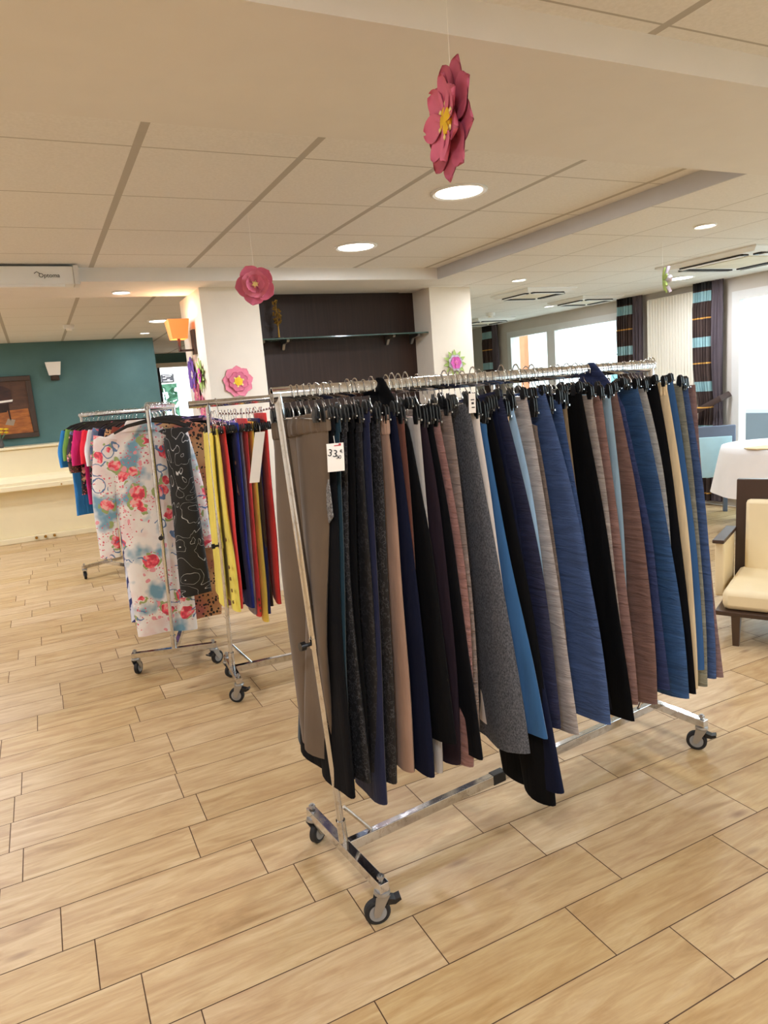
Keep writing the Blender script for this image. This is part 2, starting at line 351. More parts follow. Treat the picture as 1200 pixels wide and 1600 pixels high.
# outside: ground, pale buildings, hedge, tree
M['pave'] = plain('pale_paving', S(206, 206, 200), .9); M['bld'] = plain('pale_render', S(236, 238, 238), .9); M['salmon'] = plain('salmon_render', S(190, 120, 84), .9)
M['leaf'] = plain('hedge_leaf', S(96, 140, 110), .8, var=.3, vs=4, bump=.5, bs=8); M['teal_sea'] = plain('distant_blue_hedge', S(110, 168, 176), .8, var=.15)
struct('ground', BB(XW + .25, 60, -30, 60, -.25, -.15), M['pave'])
struct('ground', BB(-10, 6.5, 14.8, 30, -.25, -.15), M['pave'])
b = thing('building', 'salmon and white building outside the far left window', 'building', (9.6, 12.15, -.15))
MB().bb(-.3, 1.2, -.95, -.2, 0, 4).build('wall', M['bld'], b, None); MB().bb(-.4, 1.0, -.2, .25, 0, 4).build('side_wall', M['salmon'], b, None)
b = thing('building', 'pale building with square column outside the wide window', 'building', (17, 18, -.15))
MB().bb(-1, 6, -4.0, 2.4, 2.6, 6).build('upper_wall', M['bld'], b, None); MB().bb(-1.2, -.4, .1, .8, 0, 2.6).build('column', M['bld'], b, None)
def leafy(name, n, size, box_, m, parent=None, seed=1, trunk=None):
    r = random.Random(seed); mb = MB()
    for i in range(n):
        c = Vector([r.uniform(box_[2 * k], box_[2 * k + 1]) for k in range(3)]); a = Vector([r.gauss(0, 1) for _ in range(3)]).normalized(); q = a.cross(Vector((r.random(), r.random(), r.random()))).normalized()
        s_ = size * r.uniform(.6, 1.3); e = a.cross(q) * .3
        mb.add([c - a * s_, c + q * s_ * .5 + e * s_, c + a * s_, c - q * s_ * .5 + e * s_], [(0, 1, 2, 3)])
    return mb.build(name, m, parent, None)
hr = random.Random(3); hm = MB()
for k in range(14, 34): hm.loft([[(12.3 + .45 * q * math.cos(u) * 1.2, 3.5 + k * .62 + .5 * q * math.sin(u), -.15 + z + .05 * math.sin(k * 2.1)) for u in [2 * PI * j / 12 for j in range(12)]] for q, z in ((1, 0), (1.05, .8), (1, 1.35), (.75, 1.62), (.3, 1.75))])
h = hm.build('hedge', M['teal_sea']); tag(h, 'low blue-green hedge seen through the wide window', 'hedge', kind='stuff')
h = leafy('shrubs', 1500, .2, (0, 5, 16.5, 18, -.1, 3.2), M['leaf'], seed=5); tag(h, 'green shrubs seen through the far corridor window', 'shrubs', kind='stuff')
t = thing('sapling', 'thin bare sapling outside the wide window', 'tree', (10.6, 10.75, -.15))
tb = MB().tube([(0, 0, 0), (.02, .02, 1.2), (0, .05, 2.4)], [.03, .025, .012])
for q in range(9): a = q * 2.2; z = 1.0 + q * .13; tb.tube([(0, .03, z), (.2 * math.cos(a), .2 * math.sin(a), z + .25)], [.01, .005], 5)
tb.build('trunk', M['dark_wood'], t)
t = thing('terrace_planter', 'dark box planter on the terrace outside the near window', 'planter', (8.6, 5.9, -.15))
MB().bb(-.3, .3, -1.2, 1.2, 0, .95).build('box', plain('slate_box', S(86, 92, 100), .6), t, None)
# ------------------------------------------------------------------ ceiling lamps
M['lamp_on'] = emis('lamp_diffuser', (1, .93, .82, 1), 9)
def downlight(x, y, z, r, power, label, group=None):
    o = thing('ceiling_downlight', label, 'ceiling light', (x, y, z), 0, group)
    MB().lathe([(r, -.003), (r * 1.14, -.010), (r * 1.22, -.006), (r * 1.22, .002), (r, .002)], 32).build('trim_ring', M['white'], o)
    MB().lathe([(0.001, -.006), (r, -.006), (r, .001), (.001, .001)], 32).build('diffuser', M['lamp_on'], o)
    area('downlight_lamp', (x, y, z - .014), r * 1.9, power)
    return o
BL = ['large round downlight nearest in the coffered ceiling under the big pink flower', 'second large round downlight deeper in the coffered ceiling', 'large round downlight between air conditioner and window wall', 'large round downlight beyond the left pillar, beside the orange lamp']
for q, l in zip(BIG, BL): downlight(*q, .11, LAMP_BIG, l)
SL = ['small spot in the right tiled ceiling, nearest the air conditioner', 'small spot in the tiled ceiling right of the second pillar', 'small spot in the far tiled ceiling near the window wall', 'small spot deepest in the left back ceiling above the corridor', 'small spot in the plaster beam left of the orange lamp']
for q, l in zip(SPOT, SL): downlight(*q, .052, LAMP_SPOT, l)
downlight(2.45, 13.6, HL, .11, 60, 'added unseen downlight brightening the far vestibule behind the corridor door')  # unseen lamp added to lighten the dark corridor end
for q in ADDED: downlight(*q, .11, LAMP_ADDED, 'added unseen ceiling downlight brightening the room', 'added downlights outside the picture')
# ------------------------------------------------------------------ ceiling devices
def cassette(x, y, z, s, label):
    o = thing('air_conditioner', label, 'air conditioner', (x, y, z))
    h = s / 2; MB().lathe([(h * 1.414, 0), (h * 1.414, -.012), (h * 1.25, -.035), (.001, -.035)], 4).build('cover', M['white'], o, None).rotation_euler = (0, 0, PI / 4)
    gr = MB().bb(-h * .52, h * .52, -h * .52, h * .52, -.042, -.030).build('grille', M['ac_grille'], o, None)
    for k in range(4):
        a = k * PI / 2; MB().box((h * .74 * math.cos(a), h * .74 * math.sin(a), -.038), (h * .14, h * 1.25, .016), a).build('vent_slot', M['black'], o, None)
        MB().box((h * .80 * math.cos(a), h * .80 * math.sin(a), -.050), (h * .10, h * 1.2, .005), a).build('louvre', M['white'], o, None)
M['ac_grille'] = plain('cassette_grille', S(224, 216, 196), .7)
cassette(5.22, 3.95, HB, .92, 'large cassette air conditioner in the ceiling nearest the near window')
cassette(4.456, 5.616, HB, .58, 'square ceiling vent nearest the second pillar')
cassette(5.634, 6.205, HB, .58, 'square ceiling vent close to the window wall')
cassette(5.60, 8.115, HB, .60, 'square ceiling vent farthest away below the smoke detector')
def smoke(x, y, z, label):
    o = thing('smoke_detector', label, 'smoke detector', (x, y, z))
    MB().lathe([(.055, 0), (.055, -.025), (.05, -.035), (.001, -.035)], 20).build('base', M['white'], o); MB().lathe([(.03, -.034), (.028, -.055), (.001, -.056)], 16).build('sensor', M['paper'], o)
smoke(5.12, 7.28, HB, 'round smoke detector on the right far ceiling')
smoke(.456, 8.219, HL, 'white detector on the ceiling before the teal wall')
# projector screen casing with its printed mark
def text(body, size, m, parent, loc, rot, name='lettering'):
    d = bpy.data.curves.new(name, 'FONT'); d.body = body; d.size = size; d.extrude = .0004; d.align_x = 'CENTER'; d.align_y = 'CENTER'; d.materials.append(m)
    q = bpy.data.objects.new(name, d); C.objects.link(q); bpy.context.view_layer.update()
    me = bpy.data.meshes.new_from_object(q.evaluated_get(bpy.context.evaluated_depsgraph_get())); bpy.data.objects.remove(q)
    o = bpy.data.objects.new(name, me); C.objects.link(o); o.parent = parent; o.location = loc; o.rotation_euler = rot; return o
o = thing('projector_screen', 'white roller projector screen casing on the beam at far left', 'projector screen', (-.9, 4.80, 2.30))
MB().bb(-1.2, 1.235, -.05, .07, -.05, .055).build('casing', M['white'], o, None, bevel=.006)
MB().bb(1.235, 1.265, -.055, .075, -.052, .06).build('end_cap', M['frame'], o, None)
MB().bb(-1.15, 1.18, -.045, -.02, -.062, -.05).build('bottom_bar', M['white'], o, None)
text('Optoma', .034, M['ink'], o, (1.10, -.0515, 0), (PI / 2, 0, 0))
MB().tube([(1.02, -.052, .012), (1.035, -.052, .022), (1.05, -.052, .012)], .002, 5).build('logo_arc', M['ink'], o)
# ------------------------------------------------------------------ wall lamps
o = thing('wall_lamp', 'lit wall lamp with an orange shade on the left pillar', 'wall lamp', (1.16, 5.47, 1.94))
t_ = NT('orange_shade'); t_.set(Roughness=.7); t_.col(S(236, 130, 70)); t_.p.inputs['Emission Color'].default_value = (1, .28, .05, 1); t_.p.inputs['Emission Strength'].default_value = .5
MB().bb(-.02, 0, -.045, .045, -.09, .09).build('wall_plate', M['dark_wood'], o, None)
MB().bb(-.12, -.02, -.01, .01, -.065, -.05).bb(-.128, -.108, -.01, .01, -.065, .03).build('arm', M['dark_wood'], o, None)
sh = MB(); R_ = [];
for (hw, z) in ((.055, .025), (.076, .165), (.073, .165), (.052, .025)): R_.append([(-.118 + a * hw, b * hw * 1.1, z) for a, b in ((-1, -1), (1, -1), (1, 1), (-1, 1))])
sh.loft(R_, False, True).build('lamp_shade', t_.m, o, None)
MB().lathe([(.001, .05), (.02, .06), (.022, .09), (.001, .12)], 12, (-.118, 0, 0)).build('bulb', emis('bulb_glow', (1, .8, .5, 1), 12), o)
pl = bpy.data.lights.new('orange_lamp_light', 'POINT'); pl.energy = 4.5; pl.color = (1, .72, .4); pl.shadow_soft_size = .02
po = bpy.data.objects.new('orange_lamp_light', pl); C.objects.link(po); po.location = (1.042, 5.47, 2.085)
o = thing('wall_lamp', 'unlit wall lamp with a white tapered shade on the teal wall', 'wall lamp', (.30, 9.95, 1.95))
MB().bb(-.05, .05, -.05, 0, -.03, .03).bb(-.03, .03, -.10, -.05, -.015, .03).build('wall_mount', M['dark_wood'], o, None)
R_ = [[(a * hw, -.11 + b * hw * .6, z) for a, b in ((-1, -1), (1, -1), (1, 1), (-1, 1))] for hw, z in ((.065, .03), (.09, .19), (.086, .19), (.061, .03))]
MB().loft(R_, False, True).build('lamp_shade', M['paper'], o, None)
# ------------------------------------------------------------------ painting, piano, vase, notice
o = thing('framed_painting', 'dark framed brown painting of an upright piano on the teal wall', 'painting', (-.42, 9.945, 1.62))
f_ = MB(); W_, H_ = .44, .38
for a in ((-W_, W_, -.03, 0, H_ - .06, H_), (-W_, W_, -.03, 0, -H_, -H_ + .06), (-W_, -W_ + .06, -.03, 0, -H_ + .06, H_ - .06), (W_ - .06, W_, -.03, 0, -H_ + .06, H_ - .06)): f_.bb(*a)
f_.build('frame', M['dark_wood'], o, None, bevel=.006)
def wash(name, a, b): t = NT(name); t.set(Roughness=.5); t.col(t.ramp(t.noise(t.co(scale=(2, 1, 9)), 2.5, 5, .6), [(.3, a), (.7, b)])); return t.m
cv = MB().bb(-.38, .38, -.012, -.002, -.32, .32).build('canvas', wash('painted_wall', S(66, 42, 28), S(96, 62, 40)), o, None)
def pq(name, pts, m, y=-.014): return MB().add([(x, y, z) for x, z in pts] + [(x, y + .002, z) for x, z in pts], [tuple(range(len(pts))), tuple(range(2 * len(pts) - 1, len(pts) - 1, -1))] + [(i, (i + 1) % len(pts), (i + 1) % len(pts) + len(pts), i + len(pts)) for i in range(len(pts))]).build(name, m, o, None)
pq('painted_floor', [(-.38, -.32), (.38, -.32), (.36, -.02), (-.38, -.06)], wash('painted_floor', S(120, 62, 24), S(196, 118, 48)))
pq('painted_piano', [(-.38, .05), (.20, .05), (.20, .22), (.12, .27), (-.38, .25)], wash('painted_piano', S(40, 22, 18), S(76, 40, 28)), -.016)
pq('painted_piano_body', [(-.38, -.06), (.12, -.05), (.16, .05), (-.38, .05)], M['wenge'], -.016)
pq('painted_keys', [(-.38, .035), (.20, .075), (.21, .10), (-.38, .062)], M['paper'], -.018)
pq('painted_leg', [(.14, -.15), (.155, -.15), (.15, .06), (.13, .06)], M['wenge'], -.018)
pq('painted_stool', [(-.16, -.09), (-.12, -.115), (-.05, -.115), (-.02, -.09), (-.05, -.07), (-.13, -.07)], plain('painted_red_seat', S(176, 70, 36), .5), -.019)
pq('painted_stool_stem', [(-.095, -.20), (-.08, -.20), (-.085, -.11), (-.095, -.11)], M['wenge'], -.018)
pq('painted_sheet', [(.08, -.20), (.17, -.22), (.20, -.15), (.12, -.13)], plain('painted_paper', S(160, 140, 118), .6), -.018)
o = thing('upright_piano', 'cream lacquered upright piano against the teal wall', 'piano', (-.35, 9.94, 0))
MB().bb(-.75, 1.28, -.42, 0, .06, 1.12).build('body', M['cream_lacquer'], o, None, bevel=.01)
MB().bb(-.78, 1.31, -.45, 0, 1.12, 1.15).build('lid', M['cream_lacquer'], o, None, bevel=.006)
MB().bb(-.76, 1.29, -.62, -.42, .64, .70).build('key_bed', M['cream_lacquer'], o, None, bevel=.008)
MB().loft([[(-.70, y, z) for y, z in ((-.60, .70), (-.60, .735), (-.52, .78), (-.42, .80), (-.42, .70))], [(1.23, y, z) for y, z in ((-.60, .70), (-.60, .735), (-.52, .78), (-.42, .80), (-.42, .70))]]).build('keyboard_cover', M['cream_lacquer'], o, None)
MB().bb(-.75, 1.28, -.50, 0, 0, .065).build('plinth', M['cream_lacquer'], o, None, bevel=.006)
MB().lathe([(.010, -.63), (.008, -.645), (.001, -.646)], 10, (.52, 0, .665), 'y').build('lock', M['gold'], o)
for k in (-1, 0, 1): MB().lathe([(.001, -.56), (.016, -.56), (.018, -.53), (.006, -.50)], 12, (.255 + k * .1, 0, .045), 'y').bb(.245 + k * .1, .265 + k * .1, -.54, -.49, .035, .05).build('pedal', M['gold'], o)
for x in (-.70, 1.23): MB().bb(x - .03, x + .03, -.60, -.50, 0, .64).build('leg', M['cream_lacquer'], o, None, bevel=.008)
v = thing('flower_vase', 'small grey vase of yellow flowers on the piano', 'vase', (-.42, 9.62, 1.15))
MB().lathe([(.03, 0), (.045, .03), (.035, .09), (.04, .11)], 16).build('vase', plain('grey_vase', S(90, 88, 86), .4), v)
fl = MB(); st = MB(); r = random.Random(2)
for k in range(9):
    x, y, z = r.uniform(-.07, .09), r.uniform(-.05, .05), r.uniform(.17, .25); st.tube([(x * .2, y * .2, .09), (x, y, z)], .003, 5); fl.lathe([(.001, -.012), (.028, 0), (.026, .012), (.001, .018)], 9, (x, y, z))
st.build('stems', M['leaf'], v); fl.build('blossoms', plain('yellow_petals', S(240, 200, 30), .6), v)
o = thing('notice_board', 'dark notice sign on the white wall of the far corridor', 'sign', (2.44, 14.44, 2.03))
MB().bb(-.12, .12, -.02, 0, -.075, .075).build('panel', M['ink'], o, None); t2 = MB()
for i_, (a, b) in enumerate(((-.09, .09), (-.04, .06), (-.09, -.03), (-.01, .04), (-.09, .09))): t2.bb(a, b, -.0215, -.02, .05 - i_ * .027, .058 - i_ * .027)
t2.build('text_lines', M['paper'], o, None)
MB().lathe([(.015, -.02), (.015, 1.0)], 10, (2.80, 12.9, .9)).build('door_handle', M['plate'])['kind'] = 'structure'
# glass shelf and ornament
o = thing('glass_shelf', 'long glass shelf on steel brackets across the dark wood panel', 'shelf', (2.37, 5.56, 1.925))
MB().bb(-.76, .72, -.25, 0, -.005, .005).build('glass_top', plain('green_glass_edge', S(60, 84, 80), .08, spec=.8), o, None)
for x in (-.70, -.50, .44, .68): MB().loft([[(x + dx, y, z) for y, z in ((0, -.006), (-.16, -.006), (-.15, -.018), (-.05, -.03), (-.02, -.07), (0, -.075))] for dx in (-.011, .011)]).build('bracket', M['plate'], o, None)
o = thing('tree_ornament', 'gold metal tree ornament standing on the glass shelf', 'ornament', (1.80, 5.41, 1.931))
MB().lathe([(.035, 0), (.035, .01), (.001, .012)], 16).build('base', M['black'], o); tr = MB().tube([(0, 0, .01), (.003, 0, .12), (0, 0, .30)], [.007, .005, .003]); r = random.Random(9); lv = MB()
for k in range(46):
    a = r.uniform(0, 6.28); z = .12 + .17 * r.random(); rr = .055 * math.sin(PI * min(1, (z - .08) / .24)) * r.uniform(.4, 1); x, y = rr * math.cos(a), rr * math.sin(a)
    tr.tube([(0, 0, z - .03), (x, y, z)], .0016, 4); lv.lathe([(.001, -.007), (.009, 0), (.001, .007)], 6, (x, y, z), 'y')
tr.build('trunk', M['gold'], o); lv.build('leaves', M['gold'], o)
# ------------------------------------------------------------------ paper flowers
def petal_mesh(L, W, m, tip=.5, cup=.12, name='petal'):
    vs, fs = [], []; n, k = 9, 5
    for i in range(n + 1):
        t = i / n if tip > .7 else math.sin(i / n * PI / 2); wd = (W * math.sin(PI * (t ** tip)) ** .7 if 0 < t < 1 else .008) if tip > .7 else (W * math.sqrt(max(.02, 1 - ((t - .6) / .405) ** 2)) if t > .35 else .25 * W + t * W * 1.5)
        for j in range(k):
            s_ = j / (k - 1) * 2 - 1; vs.append((s_ * wd * .5, t * L * (1 - .06 * s_ * s_ * t), cup * L * (t * t) * .6 + cup * .35 * L * s_ * s_))
    for i in range(n):
        for j in range(k - 1): a = i * k + j; fs.append((a, a + 1, a + k + 1, a + k))
    b = len(vs); vs += [(x, y, z - .002) for x, y, z in vs]; fs += [tuple(b + q for q in reversed(f)) for f in fs]
    mb = MB().add(vs, fs); return mb.mesh(name, m, 'all')
pinkm = lambda n, c: plain(n, c, .75, var=.10, vs=14)
PK = pinkm('pink_paper', S(216, 112, 140)); PK2 = pinkm('deep_pink_paper', S(198, 96, 122)); PK3 = pinkm('light_pink_paper', S(232, 134, 156)); YL = pinkm('yellow_paper', S(240, 196, 40)); GRN = pinkm('green_paper', S(170, 196, 110)); PUR = pinkm('purple_paper', S(110, 74, 160)); MAG = pinkm('magenta_paper', S(214, 96, 178)); LIL = pinkm('lilac_paper', S(206, 196, 210)); CRM = pinkm('cream_paper', S(244, 226, 150))
def flower(label, loc, normal, layers, centre, cr, thread=0, spin=0, roll=None):
    o = thing('paper_flower', label, 'paper flower', loc)
    q = Vector(normal).normalized().to_track_quat('Z', 'Y'); o.rotation_euler = q.to_euler()
    for (n, L, W, m, z, tip, cup) in layers:
        me = petal_mesh(L, W, m, tip, cup)
        for k in range(n):
            p = bpy.data.objects.new('petal', me); C.objects.link(p); p.parent = o; p.location = (0, 0, z + (k % 2) * .003); p.rotation_euler = (0, 0, spin + 2 * PI * (k + .5 * (z > .006)) / n)
    z = max(l[4] for l in layers) + .006
    MB().lathe([(.001, -.004), (cr, -.003), (cr, .003), (.001, .007)], 20, (0, 0, z)).build('centre', centre, o)
    sm = MB()
    for k in range(6): a = k * PI / 3 + .3; sm.lathe([(.001, 0), (cr * .26, .002), (.001, .005)], 8, (cr * 1.2 * math.cos(a), cr * 1.2 * math.sin(a), z))
    sm.build('stamens', CRM, o)
    if thread:
        inv = q.to_matrix().transposed(); e = inv @ Vector((0, 0, thread)); MB().tube([(0, 0, 0), tuple(e)], .0007, 4).build('thread', M['paper'], o)
    return o
flower('big pink paper flower with yellow centre hanging nearly edge-on from the ceiling', (.945, 1.45, 2.065), (-1.0, .16, .0), [(9, .128, .085, PK2, 0, .62, .10), (7, .095, .062, PK, .012, .62, .26)], YL, .028, .295, .2)
flower('round pink rose-like paper flower hanging before the left pillar', (1.07, 3.5, 2.035), (-.30, -.95, .05), [(5, .10, .10, PK, 0, .55, .15), (5, .07, .078, PK3, .012, .6, .30), (5, .045, .06, PK, .022, .6, .55)], CRM, .012, .33, .4)
flower('pink paper flower with yellow centre stuck on the front of the left pillar', (1.365, 5.143, 1.62), (0, -1, 0), [(9, .115, .085, PK3, 0, .6, .05), (8, .075, .055, PK, .010, .6, .12)], YL, .030)
flower('magenta paper flower with green leaves stuck on the right pillar', (3.305, 5.263, 1.655), (0, -1, 0), [(11, .115, .045, GRN, 0, .75, .03), (8, .075, .055, LIL, .008, .6, .08), (6, .055, .05, MAG, .016, .6, .12)], MAG, .012)
flower('purple paper flower highest on the side of the left pillar', (1.153, 5.66, 1.71), (-1, 0, 0), [(8, .14, .10, PUR, 0, .6, .08)], LIL, .022)
flower('green and pink paper flower on the side of the left pillar near its edge', (1.153, 5.36, 1.69), (-1, 0, 0), [(10, .13, .045, GRN, 0, .75, .08), (6, .06, .05, MAG, .01, .6, .12)], GRN, .012)
flower('magenta paper flower below the purple one on the left pillar', (1.153, 5.56, 1.55), (-1, 0, 0), [(7, .12, .08, PK2, 0, .6, .08)], PK, .018)
flower('lowest pink paper flower on the side of the left pillar', (1.153, 5.40, 1.43), (-1, 0, 0), [(7, .12, .07, PK, 0, .6, .08)], PK3, .018)
flower('green and lilac paper flower hanging edge-on before the radiator', (3.85, 3.5, 2.04), (.75, -.66, .05), [(7, .085, .035, GRN, 0, .7, .25), (5, .09, .05, LIL, .006, .7, .5)], LIL, .008, .24, .3)
# ------------------------------------------------------------------ radiator, curtains
o = thing('radiator', 'tall cream vertical radiator between two curtains', 'radiator', (XW - .02, 5.61, 0))
rb = MB().bb(-.03, 0, -.31, .31, .32, 2.22)
for k in range(16): y = -.31 + .62 * (k + .5) / 16; rb.bb(-.05, -.03, y - .016, y + .016, .33, 2.21)
rb.build('panel', M['radiator_white'], o, None, bevel=.003); MB().tube([(-.015, -.25, 0), (-.015, -.25, .32)], .012).tube([(-.015, .25, 0), (-.015, .25, .32)], .012).build('pipes', M['white'], o)
def curtain_mat():
    t = NT('brown_banded_curtain'); t.set(Roughness=.8); g = t.n('ShaderNodeNewGeometry'); s = t.n('ShaderNodeSeparateXYZ'); t.l(g.outputs['Position'], s.inputs[0]); z = s.outputs[2]
    c = t.ramp(t.noise(t.co(), 6, 3), [(.3, S(52, 38, 34)), (.7, S(68, 50, 44))])
    def band(c, z0, z1, col): return t.mix(t.math('MULTIPLY', t.math('GREATER_THAN', z, z0), t.math('LESS_THAN', z, z1)), c, col)
    c = band(c, 2.21, 2.4, S(24, 22, 24))
    for k in range(5): a = 2.095 - (0 if k == 0 else .45 * (k - 1) + .45); c = band(c, a, a + .10, S(140, 176, 180)); 
    for k in range(5): a = 1.925 - .45 * k; c = band(c, a, a + .014, S(206, 152, 70))
    t.col(c); return t.m
M['curtain'] = curtain_mat(); M['lining'] = plain('curtain_lining', S(82, 72, 78), .85)
def curtain(label, y0, y1, side, tie=True):
    o = thing('curtain', label, 'curtain', (XW - .10, (y0 + y1) / 2, 0)); hw = (y1 - y0) / 2
    def sheet(a, b, dx, m, name, amp, nf):
        mb = MB(); vs = []; nz, ny = 26, nf * 8; zt = [2.295 - i * (2.295 - .05) / nz for i in range(nz + 1)]
        for z in zt:
            pinch = .25 * math.exp(-((z - 1.0) / .28) ** 2) if tie else 0
            for j in range(ny + 1):
                u = a + (b - a) * j / ny; yy = u * hw * (1 - pinch) + side * hw * pinch * .7; am = amp * (.5 if z > 2.1 else 1)
                vs.append((dx + am * math.sin(2 * PI * nf * j / ny + .3 * math.sin(z * 3)) + pinch * .05, yy + .004 * math.sin(z * 5 + j), z))
        n = ny + 1; fs = [(i * n + j, i * n + j + 1, (i + 1) * n + j + 1, (i + 1) * n + j) for i in range(nz) for j in range(ny)]
        bq = len(vs); vs += [(x + .006, y, z) for x, y, z in vs]; fs += [tuple(bq + q for q in reversed(f)) for f in fs]
        return mb.add(vs, fs).build(name, m, o, 'all')
    sheet(-.25, 1, 0, M['curtain'], 'drape', .032, 6); sheet(-1, -.2, .02, M['lining'], 'lining', .014, 3)
    if tie: MB().tube([(-.05, hw * .9, .98), (-.065, 0, 1.03), (-.03, -hw * 1.1, 1.12), (.08, -hw * 1.25, 1.16)], .03, 8, .25).build('tie_back', M['curtain'], o)
    return o
curtain('brown and blue banded curtain tied back right of the radiator', 4.94, 5.27, -1)
curtain('brown and blue banded curtain left of the radiator beside the wide window', 5.98, 6.33, -1, False)
curtain('farthest brown banded curtain hanging in the far right corner', 8.74, 9.09, -1, True)
# ------------------------------------------------------------------ table, chairs
o = thing('round_table', 'round table mostly outside the right edge beside the near window', 'table', (5.66, 3.84, 0))
MB().lathe([(.50, .73), (.50, .755), (.001, .755)], 40).build('tabletop', M['dark_wood'], o); MB().lathe([(.25, 0), (.24, .03), (.05, .06), (.045, .73)], 20).build('pedestal', M['dark_wood'], o)
rings = []
for i in range(12):
    t_i = i / 11
    if i < 3: rr, z = (.001, .30, .505)[i], .760
    else: q = (i - 2) / 9; rr, z = .512 + .07 * q, .756 - .40 * q
    rings.append([(rr * math.cos(a) * (1 + (.02 * q_ if i > 3 else 0) * math.sin(9 * a)), rr * math.sin(a) * (1 + (.02 * q_ if i > 3 else 0) * math.sin(9 * a)), z) for a in [2 * PI * k / 72 for k in range(72)] for q_ in [max(0, (i - 2) / 9)]])
c_ = MB().loft(rings, False).build('tablecloth', M['cloth'], None, 'all', loc=(5.66, 3.84, 0)); tag(c_, 'white tablecloth draped over the round table at the right edge', 'tablecloth')
r = random.Random(5); pts = [(.42 * math.cos(a) * r.uniform(.75, 1), .16 * math.sin(a) * r.uniform(.8, 1.1)) for a in [2 * PI * k / 12 for k in range(12)]]
nap = MB().add([(x, y, .764) for x, y in pts] + [(x, y, .769 + .004 * r.random()) for x, y in pts], [tuple(range(11, -1, -1)), tuple(range(12, 24))] + [(i, (i + 1) % 12, 12 + (i + 1) % 12, 12 + i) for i in range(12)]).build('cloth_runner', plain('beige_runner', S(222, 196, 150), .8), None, None, loc=(5.46, 3.66, 0), rz=-.5)
tag(nap, 'crumpled beige cloth lying on the white tablecloth', 'cloth')
a_ = math.radians(-62); o = thing('armchair', 'low cream upholstered armchair with dark wood frame behind the trousers rack', 'armchair', (3.07, 2.47, 0), a_)
# local +x along the front edge to the right, +y backwards
MB().bb(.03, .69, .02, .56, .19, .30).build('seat', M['upholstery'], o, 60, bevel=.03)
MB().bb(0, .72, 0, .60, .165, .19).build('seat_frame', M['dark_wood'], o, None, bevel=.004)
bk = MB().loft([[(x, y, z) for x, z in ((.0, .19), (.72, .19), (.72, .80), (.0, .80))] for y in (.56, .60)])
bk.v = [(x, y + max(0, (z - .2)) * .10, z) for x, y, z in bk.v]; bk.build('backrest', M['dark_wood'], o, None, bevel=.006)
pd = MB().bb(.06, .66, .50, .56, .28, .69); pd.v = [(x, y + max(0, (z - .2)) * .10, z) for x, y, z in pd.v]; pd.build('back_cushion', M['upholstery'], o, 60, bevel=.02)
for x in (-.05, .72):
    MB().bb(x, x + .05, .26, .56, .19, .50).build('arm_panel', M['upholstery'], o, None, bevel=.01); MB().bb(x - .005, x + .055, .22, .62, .50, .52).build('armrest', M['dark_wood'], o, None, bevel=.004)
for x, y in ((.10, .03), (.68, .03), (.04, .58), (.68, .58)): MB().loft([[(x + a * s_, y + b * s_, z) for a, b in ((-1, -1), (1, -1), (1, 1), (-1, 1))] for s_, z in ((.015, 0), (.022, .166))]).build('leg', M['dark_wood'], o, None)
o = thing('dining_chair', 'grey-blue chair with painted pale blue reflection by the tied curtain', 'chair', (5.80, 4.72, 0), math.radians(-35))
sl_ = plain('slate_blue_paint', S(98, 110, 130), .4); pb = plain('pale_blue_reflection', S(176, 214, 226), .5)  # pale blue slab stands in for a reflection on the shiny chair
MB().bb(-.22, .22, -.22, .22, .42, .46).build('seat', sl_, o, None, bevel=.01)
for x in (-.2, .2):
    for y in (-.2, .2): MB().bb(x - .018, x + .018, y - .018, y + .018, 0, .42).build('leg', sl_, o, None)
MB().bb(-.22, .16, -.24, -.21, .46, .90).build('backrest', sl_, o, None, bevel=.01); MB().bb(-.19, .12, -.262, -.242, .42, .80).build('painted_reflection', pb, o, None, bevel=.006)
# ------------------------------------------------------------------ racks
M['cast'] = plain('zinc_fork', S(170, 170, 170), .35, .9); M['hubgrey'] = plain('grey_hub', S(150, 152, 154), .45, .3)
def caster(parent, x, y, ztop, swivel=0.0, brake=True):
    """fork hanging from the base bar, wheel and brake pedal are its own pieces"""
    R = .0375; ca, sa = math.cos(swivel), math.sin(swivel)
    def put(mb, name, m, par, smooth=35):
        mb.v = [(x + a * ca - b * sa, y + a * sa + b * ca, c) for a, b, c in mb.v]; return mb.build(name, m, par, smooth)
    f = MB().lathe([(.020, ztop - .012), (.024, ztop - .008), (.022, ztop)], 16).tube([(0, 0, ztop - .012), (0, 0, ztop + .048)], .006, 8).lathe([(.011, ztop + .036), (.011, ztop + .044)], 6)
    for b in (-.016, .016): f.loft([[(px, b + q, pz) for px, pz in ((-.020, ztop - .010), (.020, ztop - .010), (.030, R + .006), (.028, R - .008), (.014, R - .008))] for q in (-.0015, .0015)])
    f = put(f, 'caster', M['cast'], parent)
    w_ = MB().lathe([(.001, -.011), (.026, -.011), (.031, -.012), (R, -.008), (R, .008), (.031, .012), (.026, .011), (.001, .011)], 28, (.018, 0, R), 'y'); put(w_, 'wheel', M['rubber'], f)
    put(MB().lathe([(.008, -.014), (.025, -.0125), (.025, .0125), (.008, .014)], 24, (.018, 0, R), 'y'), 'hub', M['hubgrey'], f)
    if brake: put(MB().loft([[(-.012, b, ztop - .022), (-.035, b, ztop - .030), (-.050, b, ztop - .026), (-.052, b, ztop - .034), (-.034, b, ztop - .044), (-.012, b, ztop - .042)] for b in (-.014, .014)]), 'brake_pedal', M['black'], f, None)
